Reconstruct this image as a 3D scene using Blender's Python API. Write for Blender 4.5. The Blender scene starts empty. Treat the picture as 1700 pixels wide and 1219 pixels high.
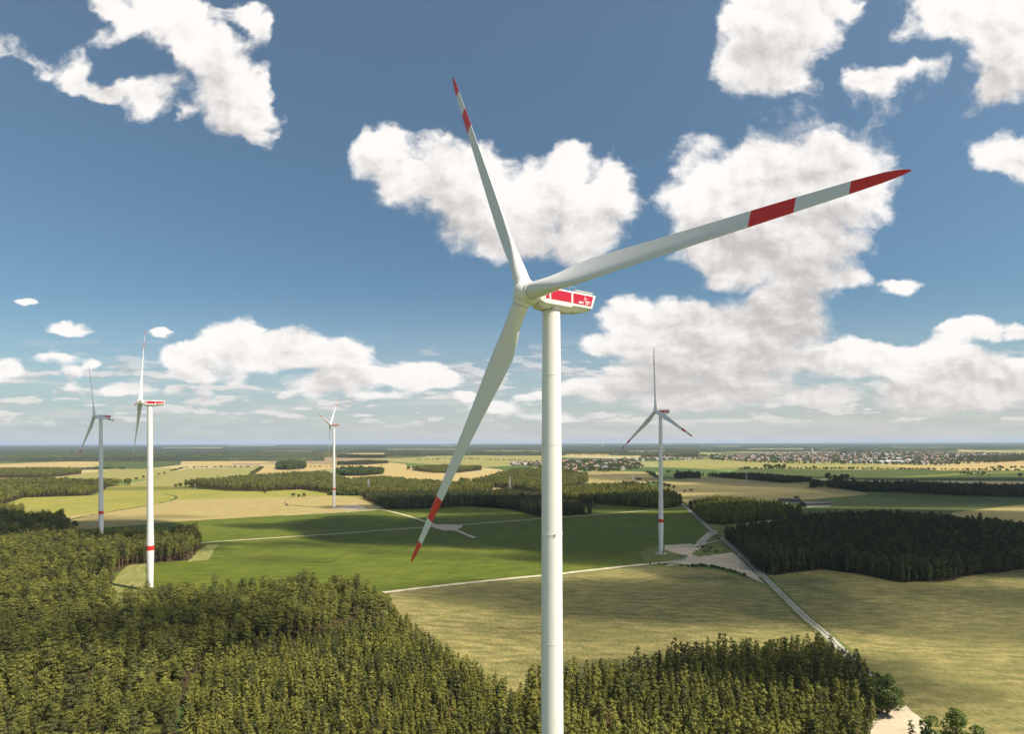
import bpy, bmesh, math, random
import numpy as np
from mathutils import Vector, Matrix

R = math.radians
rng = np.random.default_rng(7)
random.seed(7)
scene = bpy.context.scene
COL = scene.collection

# ------------------------------------------------------------------ camera
F, CX, HY = 1000.0, 850.0, 734.8          # focal length, axis column, eye-level row (photo pixels)
CAM_H = 107.5
ROLL = math.atan2(4.0, 1700.0)
CR, SR = math.cos(ROLL), math.sin(ROLL)
cam = bpy.data.cameras.new('camera')
cam_o = bpy.data.objects.new('camera', cam)
COL.objects.link(cam_o)
cam.sensor_width = 36.0
cam.lens = 36.0 * F / 1700.0
cam.shift_y = (HY - 609.5) / 1700.0
cam.clip_start = 1.0
cam.clip_end = 200000.0
cam_o.matrix_world = Matrix.Translation((0, 0, CAM_H)) @ Matrix.Rotation(R(90), 4, 'X') @ Matrix.Rotation(-ROLL, 4, 'Z')
scene.camera = cam_o


def ray(px, py):
    a, b = (px - CX) / F, -(py - HY) / F
    return np.array([a * CR + b * SR, 1.0, -a * SR + b * CR])


def G(px, py, z=0.0):
    """The point of the plane at height z seen along this sight line."""
    d = ray(px, py)
    t = (z - CAM_H) / d[2]
    return np.array([d[0] * t, t, z])


def proj(p):
    p = np.asarray(p, float)
    x, y, z = p[..., 0], p[..., 1], p[..., 2] - CAM_H
    a, b = x / y, z / y
    return CX + F * (a * CR - b * SR), HY - F * (a * SR + b * CR)


# ------------------------------------------------------------------ helpers
def tag(o, label=None, cat=None, group=None, kind=None):
    if label: o['label'] = label
    if cat: o['category'] = cat
    if group: o['group'] = group
    if kind: o['kind'] = kind
    return o


def empty(name, loc=(0, 0, 0), rz=0.0, s=1.0):
    o = bpy.data.objects.new(name, None)
    COL.objects.link(o)
    o.location = loc
    o.rotation_euler = (0, 0, rz)
    o.scale = (s, s, s)
    o.empty_display_size = 1.0
    return o


def link(name, me, parent=None, mats=()):
    o = bpy.data.objects.new(name, me)
    for m in mats:
        if me.materials.find(m.name) < 0:
            me.materials.append(m)
    COL.objects.link(o)
    if parent: o.parent = parent
    return o


def mesh(name, verts, faces, mats=(), mi=None, smooth=False):
    me = bpy.data.meshes.new(name)
    me.from_pydata([tuple(map(float, v)) for v in verts], [], [tuple(int(i) for i in f) for f in faces])
    for m in mats: me.materials.append(m)
    if mi is not None: me.polygons.foreach_set('material_index', np.asarray(mi, dtype=np.int32))
    if smooth: me.polygons.foreach_set('use_smooth', np.ones(len(me.polygons), dtype=bool))
    me.update()
    return me


class MB:
    """Collects shapes, then makes one mesh."""
    def __init__(s): s.v, s.f, s.m = [], [], []

    def add(s, v, f, m=0):
        n = len(s.v)
        s.v += [tuple(p) for p in v]
        s.f += [tuple(i + n for i in q) for q in f]
        s.m += [m] * len(f)

    def box(s, c, size, m=0, rz=0.0):
        hx, hy, hz = size[0] / 2, size[1] / 2, size[2] / 2
        ca, sa = math.cos(rz), math.sin(rz)
        v = []
        for dz in (-hz, hz):
            for dx, dy in ((-hx, -hy), (hx, -hy), (hx, hy), (-hx, hy)):
                v.append((c[0] + dx * ca - dy * sa, c[1] + dx * sa + dy * ca, c[2] + dz))
        s.add(v, [(3, 2, 1, 0), (4, 5, 6, 7), (0, 1, 5, 4), (1, 2, 6, 5), (2, 3, 7, 6), (3, 0, 4, 7)], m)

    def tube(s, p0, p1, r0, r1, n=8, m=0, cap=True):
        p0, p1 = Vector(p0), Vector(p1)
        q = (p1 - p0).to_track_quat('Z', 'Y')
        v = []
        for p, r in ((p0, r0), (p1, r1)):
            for k in range(n):
                a = 2 * math.pi * k / n
                v.append(p + q @ Vector((r * math.cos(a), r * math.sin(a), 0)))
        f = [(k, (k + 1) % n, n + (k + 1) % n, n + k) for k in range(n)]
        if cap: f += [tuple(range(n))[::-1], tuple(range(n, 2 * n))]
        s.add(v, f, m)

    def lathe(s, prof, n=48, axis='Z', m=0, mats=None, c=(0, 0, 0), caps=True):
        v, f, ms = [], [], []
        for h, r in prof:
            for k in range(n):
                a = 2 * math.pi * k / n
                x, y = r * math.cos(a), r * math.sin(a)
                v.append((c[0] + x, c[1] + y, c[2] + h) if axis == 'Z' else (c[0] + h, c[1] + x, c[2] + y))
        for i in range(len(prof) - 1):
            for k in range(n):
                f.append((i * n + k, i * n + (k + 1) % n, (i + 1) * n + (k + 1) % n, (i + 1) * n + k))
                ms.append(mats[i] if mats else m)
        if caps:
            f.append(tuple(range(n))[::-1]); ms.append(ms[0])
            L = (len(prof) - 1) * n
            f.append(tuple(range(L, L + n))); ms.append(ms[-2])
        n0 = len(s.v)
        s.v += v
        s.f += [tuple(i + n0 for i in q) for q in f]
        s.m += ms

    def mesh(s, name, mats=(), smooth=False):
        me = mesh(name, s.v, s.f, mats, s.m, smooth)
        return me

    def build(s, name, mats, parent=None, smooth=False):
        return link(name, s.mesh(name, mats, smooth), parent)


def smooth_by_angle(me, deg=35):
    bm = bmesh.new(); bm.from_mesh(me)
    bmesh.ops.recalc_face_normals(bm, faces=bm.faces)
    for e in bm.edges:
        e.smooth = len(e.link_faces) < 2 or e.calc_face_angle(0) < R(deg)
    for f in bm.faces: f.smooth = True
    bm.to_mesh(me); bm.free()


def inside(poly, p):
    poly = np.asarray(poly, float)
    x, y = p[:, 0], p[:, 1]
    r = np.zeros(len(p), bool)
    j = len(poly) - 1
    for i in range(len(poly)):
        xi, yi, xj, yj = poly[i, 0], poly[i, 1], poly[j, 0], poly[j, 1]
        c = ((yi > y) != (yj > y)) & (x < (xj - xi) * (y - yi) / (yj - yi + 1e-12) + xi)
        r ^= c
        j = i
    return r


# ------------------------------------------------------------------ node helpers
class NT:
    def __init__(s, nt): s.nt = nt; nt.nodes.clear()

    def n(s, t, **kw):
        o = s.nt.nodes.new(t)
        ins = kw.pop('ins', {})
        for k, v in kw.items(): setattr(o, k, v)
        for k, v in ins.items(): s.set(o.inputs[k], v)
        return o

    def set(s, inp, v):
        if isinstance(v, bpy.types.NodeSocket): s.nt.links.new(v, inp)
        else: inp.default_value = v

    def math(s, op, a, b=0.0, c=0.0, clamp=False):
        o = s.nt.nodes.new('ShaderNodeMath'); o.operation = op; o.use_clamp = clamp
        for i, v in enumerate((a, b, c)): s.set(o.inputs[i], v)
        return o.outputs[0]

    def vec(s, op, a, b=(0, 0, 0), c=(0, 0, 0)):
        o = s.nt.nodes.new('ShaderNodeVectorMath'); o.operation = op
        s.set(o.inputs[0], a)
        if len(o.inputs) > 1 and op not in ('LENGTH', 'NORMALIZE'): s.set(o.inputs[1], b)
        if op == 'MULTIPLY_ADD': s.set(o.inputs[2], c)
        return o.outputs['Value'] if op in ('LENGTH', 'DOT_PRODUCT') else o.outputs[0]

    def mix(s, fac, a, b):
        o = s.nt.nodes.new('ShaderNodeMix'); o.data_type = 'RGBA'
        s.set(o.inputs[0], fac)
        for i, v in ((6, a), (7, b)):
            s.set(o.inputs[i], v if isinstance(v, bpy.types.NodeSocket) else (*v[:3], 1.0))
        return o.outputs[2]

    def noise(s, vec, scale, detail=4, rough=0.55, dim='3D', color=False):
        o = s.nt.nodes.new('ShaderNodeTexNoise'); o.noise_dimensions = dim
        s.set(o.inputs['Vector'], vec)
        o.inputs['Scale'].default_value = scale
        o.inputs['Detail'].default_value = detail
        o.inputs['Roughness'].default_value = rough
        return o.outputs['Color' if color else 0]

    def ramp(s, v, lo, hi, a=0.0, b=1.0, smooth=True):
        o = s.nt.nodes.new('ShaderNodeMapRange')
        o.interpolation_type = 'SMOOTHSTEP' if smooth else 'LINEAR'
        s.set(o.inputs[0], v)
        for i, x in enumerate((lo, hi, a, b)): s.set(o.inputs[i + 1], x)
        return o.outputs[0]


def new_mat(name):
    m = bpy.data.materials.new(name); m.use_nodes = True
    return m, NT(m.node_tree)


def finish(t, color, rough=0.7, spec=0.3, normal=None, metallic=0.0):
    p = t.n('ShaderNodeBsdfPrincipled')
    t.set(p.inputs['Base Color'], color if isinstance(color, bpy.types.NodeSocket) else (*color[:3], 1))
    t.set(p.inputs['Roughness'], rough)
    p.inputs['Specular IOR Level'].default_value = spec
    p.inputs['Metallic'].default_value = metallic
    if normal is not None: t.set(p.inputs['Normal'], normal)
    o = t.n('ShaderNodeOutputMaterial')
    t.nt.links.new(p.outputs[0], o.inputs[0])
    return p


def bump(t, h, strength=0.3, dist=0.3):
    b = t.n('ShaderNodeBump')
    b.inputs['Strength'].default_value = strength
    b.inputs['Distance'].default_value = dist
    t.set(b.inputs['Height'], h)
    return b.outputs[0]


def mat_plain(name, c, rough=0.6, spec=0.3, var=0.12, scale=0.6, metallic=0.0):
    m, t = new_mat(name)
    tc = t.n('ShaderNodeTexCoord').outputs['Object']
    nz = t.noise(tc, scale, 5)
    k = t.ramp(nz, 0.3, 0.7)
    col = t.mix(k, [x * (1 - var) for x in c], [min(1, x * (1 + var)) for x in c])
    finish(t, col, rough, spec, metallic=metallic)
    return m


def mat_paint(name, c, rough=0.32):
    """Weathered gloss paint: faint streaks running down and soft dirt."""
    m, t = new_mat(name)
    tc = t.n('ShaderNodeTexCoord').outputs['Object']
    st = t.noise(t.vec('MULTIPLY', tc, (1.6, 1.6, 0.05)), 1.0, 5, 0.6)
    bl = t.noise(tc, 0.25, 4)
    k = t.math('ADD', t.ramp(st, 0.5, 0.85, 0, 0.10), t.ramp(bl, 0.45, 0.8, 0, 0.08))
    col = t.mix(k, c, [c[0] * 0.55, c[1] * 0.5, c[2] * 0.42])
    finish(t, col, t.ramp(bl, 0.2, 0.8, rough - 0.07, rough + 0.14), 0.45)
    return m


def mat_field(name, c_hi, c_lo, c_patch, streak=(1, 3.2), rot=0.0, big=70.0, mid=9.0, patch_w=0.5, tram=0.0, fine=0.22, tram_rot=0.0):
    """A crop: broad patches, wind-laid streaks, fine grain of the stalks, and wheel tracks."""
    m, t = new_mat(name)
    c_hi, c_lo, c_patch = [(c[0] * .89, c[1] * .86, c[2] * .70) for c in (c_hi, c_lo, c_patch)]
    pos = t.n('ShaderNodeNewGeometry').outputs['Position']
    mp = t.n('ShaderNodeMapping')
    t.set(mp.inputs['Vector'], pos)
    mp.inputs['Rotation'].default_value = (0, 0, rot)
    warp = t.noise(pos, 1 / 60.0, 3, color=True)
    q = t.vec('MULTIPLY_ADD', warp, (14, 14, 0), mp.outputs[0])
    s = t.vec('MULTIPLY', q, (1 / (mid * streak[1]), 1 / (mid * streak[0]), 0))
    n_st = t.noise(s, 1.0, 6, 0.62)
    n_big = t.noise(pos, 1 / big, 5, 0.6)
    n_fine = t.noise(t.vec('MULTIPLY', pos, (1.0, 0.35, 0)), 0.75, 3, 0.7)
    k1 = t.ramp(n_st, 0.36, 0.66)
    col = t.mix(k1, c_lo, c_hi)
    col = t.mix(t.ramp(n_big, 0.44, 0.68, 0, patch_w), col, c_patch)
    g = t.ramp(n_fine, 0.25, 0.75, 1 - fine, 1 + fine, smooth=False)
    if tram:
        mp2 = t.n('ShaderNodeMapping')
        t.set(mp2.inputs['Vector'], pos)
        mp2.inputs['Rotation'].default_value = (0, 0, tram_rot)
        x = t.n('ShaderNodeSeparateXYZ', ins={0: mp2.outputs[0]}).outputs[0]
        u = t.math('PINGPONG', x, 12.0)
        ln = t.math('LESS_THAN', t.math('ABSOLUTE', t.math('SUBTRACT', u, 1.0)), 0.28)
        g = t.math('MULTIPLY', g, t.math('SUBTRACT', 1.0, t.math('MULTIPLY', ln, tram)))
    hsv = t.vec('MULTIPLY', col, t.n('ShaderNodeCombineXYZ', ins={0: g, 1: g, 2: g}).outputs[0])
    finish(t, hsv, 0.9, 0.12, bump(t, t.math('ADD', n_fine, n_st), 0.5, 0.6))
    return m


def mat_leaf(name, c_a, c_b, trans=0.3, stand=True):
    """Foliage: hue and value vary from tree to tree and from stand to stand, and in clumps inside a crown."""
    m, t = new_mat(name)
    oi = t.n('ShaderNodeObjectInfo')
    rnd = oi.outputs['Random']
    k = t.math('MULTIPLY', rnd, 0.8)
    if stand:
        nz = t.noise(oi.outputs['Location'], 1 / 38.0, 3)
        k = t.math('ADD', k, t.ramp(nz, 0.3, 0.7, -0.15, 0.45))
    tc = t.n('ShaderNodeTexCoord').outputs['Object']
    k = t.math('ADD', k, t.ramp(t.noise(tc, 0.8, 2), 0.3, 0.7, -0.2, 0.25), clamp=True)
    col = t.mix(k, c_a, c_b)
    d = t.n('ShaderNodeBsdfDiffuse', ins={'Color': col})
    tr = t.n('ShaderNodeBsdfTranslucent', ins={'Color': col})
    gl = t.n('ShaderNodeBsdfGlossy')
    gl.inputs['Color'].default_value = (0.5, 0.55, 0.4, 1); gl.inputs['Roughness'].default_value = 0.5
    mx = t.n('ShaderNodeMixShader', ins={0: trans, 1: d.outputs[0], 2: tr.outputs[0]})
    mx2 = t.n('ShaderNodeMixShader', ins={0: 0.035, 1: mx.outputs[0], 2: gl.outputs[0]})
    o = t.n('ShaderNodeOutputMaterial'); t.nt.links.new(mx2.outputs[0], o.inputs[0])
    return m


# ------------------------------------------------------------------ light: sun and sky
SUN_EL, SUN_AZ = R(54.0), math.atan2(-46.0, 86.0)
SUN = Vector((math.cos(SUN_AZ) * math.cos(SUN_EL), math.sin(SUN_AZ) * math.cos(SUN_EL), math.sin(SUN_EL)))
sun = bpy.data.lights.new('sun', 'SUN')
sun.energy = 5.0
sun.angle = R(0.5)
sun.color = (1.0, 0.92, 0.78)
sun_o = bpy.data.objects.new('sun', sun)
COL.objects.link(sun_o)
sun_o.rotation_euler = SUN.to_track_quat('Z', 'Y').to_euler()
sun_o.location = (0, 0, 3000)

# cumulus of the sky: lobes (column, row, half width, half height, fullness) -> directions
LOBES = [
 (285,25,80,58,1),(335,80,72,60,1),(375,135,72,60,1),(410,185,62,46,1),(432,222,36,26,.9),(446,135,24,20,.75),(205,30,48,42,.9),(428,42,28,26,.7),(405,8,50,18,.7),
 (130,128,44,22,.75),(180,143,42,18,.8),(240,150,52,19,.85),(240,175,48,16,.55),(305,200,20,10,.7),(70,112,26,18,.4),(30,86,90,14,.25),
 (625,245,52,48,1),(680,300,66,40,.9),(755,285,100,66,1),(800,345,115,78,1),(855,395,95,48,1),(905,330,80,60,1),(935,272,44,40,.85),(985,335,84,66,1),(1010,300,48,40,.8),(960,390,80,46,.95),
 (1290,320,186,106,1.25),(1360,285,118,68,1.1),(1190,370,92,84,1.1),(1410,325,72,58,1),(1300,420,118,56,1.1),(1225,448,72,36,.95),(1355,395,100,44,1),(1330,468,74,30,.9),(1400,462,44,19,.9),(1475,360,26,12,.4),
 (1493,471,34,16,.9),(1615,552,62,23,.95),(1575,556,40,14,.7),(1685,556,30,13,.6),
 (1300,35,98,80,1.05),(1280,100,82,62,1),(1315,135,48,30,.85),(1395,8,54,30,.7),(1620,20,120,62,1),(1675,90,82,74,1.05),(1645,150,54,26,.9),(1560,25,52,34,.7),
 (1500,122,62,20,.75),(1445,150,50,24,.8),(1500,68,20,9,.6),(1690,268,56,48,1),(1395,190,30,12,.05),
 (1130,540,125,52,1.1),(1235,545,130,54,1.1),(1075,565,75,42,.9),(1000,572,40,24,.8),(1310,505,74,40,.95),(1325,548,62,34,.9),(1190,598,160,34,1),(1040,520,50,30,.8),
 (1450,598,172,30,1.1),(1410,585,90,26,1),(1545,598,95,28,1),(1610,608,62,24,.9),
 (1000,645,72,24,1),(1065,630,80,28,1),(1150,655,120,32,1),(1230,645,90,34,1),(1350,662,90,22,.9),
 (1530,648,95,26,1),(1640,642,110,34,1),(1695,620,50,22,1),(1580,672,120,16,.8),
 (392,570,74,42,1.15),(325,590,62,24,.95),(475,582,105,38,1.1),(565,592,60,34,1),(278,581,24,10,.7),(600,622,64,18,.95),(685,622,74,24,1),(735,628,36,16,.9),(540,638,85,14,.85),
 (320,615,58,17,1),(390,626,28,9,.9),
 (50,501,24,9,.8),(118,545,40,13,.9),(266,549,24,9,.9),(12,612,36,18,1),(90,597,56,10,.8),(152,604,20,8,.8),(115,617,24,8,.8),(112,640,24,9,.9),(210,645,56,12,.9),(288,648,20,9,.8),
 (340,668,34,8,.7),(335,650,22,8,.7),(407,650,16,7,.7),(470,657,20,8,.8),(525,662,30,8,.8),(770,658,26,11,.9),(820,678,50,9,.6),(890,660,40,10,.7),(620,655,60,9,.6),(920,690,70,9,.6),
]


def sky_tables():
    """Fullness of the cloud cover and how much cloud lies between each spot and the sun, by column and row."""
    xs = np.arange(-100, 1801, 10.0)
    ys = np.arange(-160, 741, 5.0)
    X, Y = np.meshgrid(xs, ys)
    D = np.full(X.shape, -1.5)
    k = 0.22
    for cx, cy, rx, ry, full in LOBES:
        q = np.sqrt(((X - cx) / rx) ** 2 + ((Y - cy) / ry) ** 2)
        d = full * (1 - q)
        h = np.clip(0.5 + 0.5 * (d - D) / k, 0, 1)
        D = D * (1 - h) + d * h + k * h * (1 - h)
    D = np.clip(D, -1.0, 1.0)
    dens = np.clip(D + 0.15, 0, 0.8)
    S = np.zeros_like(D)
    for i in range(1, 25):                       # cloud towards the sun: up and a little to the right
        sh = np.roll(np.roll(dens, i, axis=0), -(i // 6), axis=1)
        sh[:i] = 0
        S += sh * (5.0 / (42 + 0.075 * (HY - Y)))
    return xs, ys, D, np.exp(-0.70 * S)


def build_world():
    w = bpy.data.worlds.new('World'); scene.world = w; w.use_nodes = True
    t = NT(w.node_tree)
    sky = t.n('ShaderNodeTexSky', sky_type='NISHITA', sun_disc=False, sun_elevation=SUN_EL,
              sun_rotation=math.pi / 2 - SUN_AZ, altitude=150.0, air_density=1.0, dust_density=0.6, ozone_density=1.3)
    d = t.n('ShaderNodeTexCoord').outputs['Generated']
    s = t.n('ShaderNodeSeparateXYZ', ins={0: d})
    yy = t.math('MAXIMUM', s.outputs[1], 0.05)
    u = t.math('DIVIDE', s.outputs[0], yy)
    v = t.math('DIVIDE', s.outputs[2], yy)
    vp = t.math('MAXIMUM', v, 0.0)
    skc = t.vec('MULTIPLY', sky.outputs[0], t.mix(t.ramp(v, 0.25, 0.72, smooth=False), SKY_LOW, SKY_TOP))
    xyz = lambda a, b, c=0.0: t.n('ShaderNodeCombineXYZ', ins={0: a, 1: b, 2: c}).outputs[0]
    # thin veil and rows of far cloud low over the horizon
    hz = t.math('POWER', t.ramp(v, 0.0, 0.30, 1.0, 0.0, smooth=False), 2.2)
    veil = t.mix(t.ramp(u, -0.9, 0.6), (0.455, 0.480, 0.495), (0.555, 0.540, 0.515))
    low = t.noise(xyz(t.math('MULTIPLY', u, 7.0), t.math('MULTIPLY', v, 52.0)), 1.0, 6, 0.62, '2D')
    veil = t.mix(t.ramp(low, 0.38, 0.62), t.vec('MULTIPLY', veil, (0.90, 0.92, 0.94)), veil)
    base = t.mix(t.math('MULTIPLY', hz, 0.97), skc, veil)
    lowm = t.math('MULTIPLY', t.ramp(low, 0.54, 0.66), t.math('MULTIPLY', t.ramp(v, 0.02, 0.06), t.ramp(v, 0.09, 0.16, 1.0, 0.0)))
    lo2 = t.noise(xyz(t.math('MULTIPLY_ADD', u, 9.0, 0.13), t.math('MULTIPLY_ADD', v, 46.0, 0.30)), 1.0, 5, 0.60, '2D')
    puff = t.noise(xyz(t.math('MULTIPLY', u, 9.0), t.math('MULTIPLY', v, 46.0)), 1.0, 8, 0.60, '2D')
    pm = t.math('MULTIPLY', t.ramp(puff, 0.53, 0.60), t.math('MULTIPLY', t.ramp(v, 0.018, 0.045), t.ramp(v, 0.10, 0.19, 1.0, 0.0)))
    plit = t.ramp(t.math('SUBTRACT', puff, lo2), -0.06, 0.07)
    base = t.mix(t.math('MULTIPLY', lowm, 0.35), base, (0.60, 0.57, 0.545))
    base = t.mix(t.math('MULTIPLY', pm, 0.72), base, t.mix(plit, (0.47, 0.455, 0.455), (0.72, 0.685, 0.66)))
    # billows: finer and flatter towards the horizon
    lv = t.math('LOGARITHM', t.math('ADD', vp, 0.05), math.e)
    wu = t.math('MULTIPLY', u, 1.75)
    Q = xyz(wu, t.math('ADD', t.math('MULTIPLY', vp, 1.65), t.math('MULTIPLY', lv, 0.26)))
    sc = t.math('MULTIPLY_ADD', vp, 0.9, 0.22)
    wc = t.noise(Q, 3.6, 4, 0.62, '2D', color=True)
    ws = t.vec('SUBTRACT', wc, (0.5, 0.5, 0.5))
    wx = t.n('ShaderNodeSeparateXYZ', ins={0: wc}).outputs[2]
    Pw = t.vec('MULTIPLY_ADD', ws, xyz(t.math('MULTIPLY', sc, 0.15), t.math('MULTIPLY', sc, 0.11)), xyz(u, v))
    pw = t.n('ShaderNodeSeparateXYZ', ins={0: Pw})
    Qw = t.vec('MULTIPLY_ADD', ws, (0.10, 0.10, 0), Q)
    n1 = t.noise(Qw, 7.0, 9, 0.60, '2D')
    n2 = t.noise(t.vec('ADD', Qw, (0.020, 0.034, 0.0)), 7.0, 7, 0.58, '2D')
    rel = t.math('MULTIPLY', t.math('SUBTRACT', n1, n2), RELIEF)
    far = t.ramp(v, 0.0, 0.17, 0.32, 0.0)
    fade = t.ramp(v, 0.0, 0.07, 0.62, 0.985)

    xs, ys, D, L = sky_tables()
    un = t.math('MULTIPLY_ADD', pw.outputs[0], F / 1900.0, (CX + 100) / 1900.0)
    un3 = xyz(un, un, un)
    hpx = t.math('MAXIMUM', t.math('MULTIPLY', pw.outputs[1], F), 0.0)

    def table(T, lo, hi, A, B):
        """T(row, column) as sets of curves, three rows to a set, blended between rows."""
        tv = t.math('MULTIPLY', t.math('LOGARITHM', t.math('MULTIPLY_ADD', hpx, 1.0 / B, 1.0), math.e), A)
        nrow = int(A * math.log(1 + 880 / B)) + 1
        tv3 = xyz(tv, tv, tv)
        acc = None
        for k0 in range(0, nrow, 3):
            c = t.n('ShaderNodeRGBCurve')
            c.inputs['Fac'].default_value = 1.0
            t.set(c.inputs['Color'], un3)
            for j in range(3):
                yk = HY - B * (math.exp((k0 + j) / A) - 1)
                row = np.array([np.interp(yk, ys, T[:, i]) for i in range(len(xs))])
                row = np.clip((row - lo) / (hi - lo), 0, 1)
                cv = c.mapping.curves[j]
                pts = cv.points
                keep = [0] + [i for i in range(1, len(xs) - 1) if not (row[i - 1] == row[i] == row[i + 1])] + [len(xs) - 1]
                pts[0].location = (0, row[0]); pts[1].location = (1, row[-1])
                for i in keep[1:-1]: pts.new((xs[i] + 100) / 1900.0, row[i])
                for p in pts: p.handle_type = 'VECTOR'
            c.mapping.update()
            hat = t.vec('SUBTRACT', (1, 1, 1), t.vec('ABSOLUTE', t.vec('SUBTRACT', tv3, (k0, k0 + 1, k0 + 2))))
            hat = t.vec('MAXIMUM', hat, (0, 0, 0))
            dt = t.vec('DOT_PRODUCT', c.outputs[0], hat)
            acc = dt if acc is None else t.math('ADD', acc, dt)
        return t.math('MULTIPLY_ADD', acc, hi - lo, lo)

    acc = table(D, -1.0, 1.0, 36.0, 360.0)
    sun_in = table(L, 0.0, 1.0, 24.0, 360.0)
    D2 = t.math('MULTIPLY_ADD', t.math('SUBTRACT', n1, 0.5), 0.95, t.math('ADD', acc, t.ramp(v, 0.02, 0.25, 0.14, 0.07)))
    alpha = t.math('POWER', t.ramp(D2, -0.02, t.math('MULTIPLY_ADD', sun_in, -0.30, 0.58)), 1.15)
    lit = t.math('MULTIPLY_ADD', sun_in, 1.45, rel)
    lit = t.math('MULTIPLY_ADD', t.math('SUBTRACT', wx, 0.5), 1.5, lit)
    lit = t.ramp(lit, 0.04, 1.36)
    ccol = t.mix(lit, (0.465, 0.445, 0.435), (0.83, 0.805, 0.785))
    ccol = t.mix(far, ccol, (0.67, 0.64, 0.615))
    front = t.mix(t.math('MULTIPLY', alpha, fade), base, ccol)
    # beside, behind and overhead the same kind of weather goes on
    az = t.math('ADD', t.math('ABSOLUTE', s.outputs[2]), 0.22)
    up = t.noise(xyz(t.math('DIVIDE', s.outputs[0], az), t.math('DIVIDE', s.outputs[1], az)), 2.2, 5, 0.6, '2D')
    hz2 = t.math('POWER', t.ramp(s.outputs[2], 0.0, 0.3, 1.0, 0.0, smooth=False), 1.9)
    rest = t.mix(t.ramp(up, 0.58, 0.72), t.mix(t.math('MULTIPLY', hz2, 0.97), skc, (0.42, 0.42, 0.415)),
                 t.mix(t.ramp(up, 0.6, 0.8), (0.84, 0.81, 0.78), (0.52, 0.50, 0.49)))
    ina = t.math('MULTIPLY', t.ramp(t.math('ABSOLUTE', u), 0.90, 0.96, 1.0, 0.0), t.ramp(s.outputs[1], 0.3, 0.45))
    ina = t.math('MULTIPLY', ina, t.ramp(v, 0.80, 0.88, 1.0, 0.0))
    bgs = [t.n('ShaderNodeBackground', ins={'Color': c, 'Strength': 0.87}).outputs[0] for c in (rest, front)]
    o = t.n('ShaderNodeOutputWorld')
    t.nt.links.new(t.n('ShaderNodeMixShader', ins={0: ina, 1: bgs[0], 2: bgs[1]}).outputs[0], o.inputs[0])
    w.cycles.sampling_method = 'MANUAL'; w.cycles.sample_map_resolution = 256


SKY_TOP = (0.092, 0.097, 0.087)
SKY_LOW = (0.060, 0.075, 0.076)
RELIEF = 1.7
build_world()
# ------------------------------------------------------------------ ground, fields, tracks
def flat(name, pts, z, mat, kind='structure', thick=0.0):
    """A sheet of crop or soil lying on the ground inside an outline of ground points."""
    bm = bmesh.new()
    vs = [bm.verts.new((p[0], p[1], z)) for p in pts]
    f = bm.faces.new(vs)
    bm.normal_update()
    if f.normal.z < 0: f.normal_flip()
    bmesh.ops.triangulate(bm, faces=bm.faces[:])
    me = bpy.data.meshes.new(name); bm.to_mesh(me); bm.free()
    me.materials.append(mat)
    return tag(link(name, me), kind=kind)


def wobble(pts, amp, step):
    """Break long straight edges into slightly uneven ones."""
    out = []
    n = len(pts)
    for i in range(n):
        a, b = np.array(pts[i][:2]), np.array(pts[(i + 1) % n][:2])
        k = max(1, int(np.linalg.norm(b - a) / step))
        d = (b - a) / (np.linalg.norm(b - a) + 1e-9)
        nrm = np.array([-d[1], d[0]])
        for j in range(k):
            p = a + (b - a) * j / k
            out.append(p + (nrm * rng.normal(0, amp) if j else 0))
    return out


def gp(pix, z=0.0):
    return [G(x, y, z) for x, y in pix]


def ribbon(name, pts, width, z, mat, edge=0.25, step=5.0):
    """A track of given width along ground points, its edges a little ragged."""
    P = [np.array(p[:2]) for p in pts]
    line = []
    for i in range(len(P) - 1):
        k = max(1, int(np.linalg.norm(P[i + 1] - P[i]) / step))
        for j in range(k): line.append(P[i] + (P[i + 1] - P[i]) * j / k)
    line.append(P[-1])
    line = np.array(line)
    for _ in range(4):
        line[1:-1] = (line[:-2] + 2 * line[1:-1] + line[2:]) / 4
    tan = np.gradient(line, axis=0); tan /= np.linalg.norm(tan, axis=1)[:, None] + 1e-9
    nr = np.stack([-tan[:, 1], tan[:, 0]], 1)
    w = width if np.ndim(width) else np.full(len(line), width)
    L = line + nr * (w / 2 + rng.normal(0, edge, len(line)))[:, None]
    Rr = line - nr * (w / 2 + rng.normal(0, edge, len(line)))[:, None]
    v = [(*p, z) for p in L] + [(*p, z) for p in Rr]
    n = len(line)
    f = [(i + 1, i, n + i, n + i + 1) for i in range(n - 1)]
    me = mesh(name, v, f, [mat])
    bm = bmesh.new(); bm.from_mesh(me); bm.normal_update()
    for q in bm.faces:
        if q.normal.z < 0: q.normal_flip()
    bm.to_mesh(me); bm.free()
    return tag(link(name, me), kind='structure')


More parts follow.
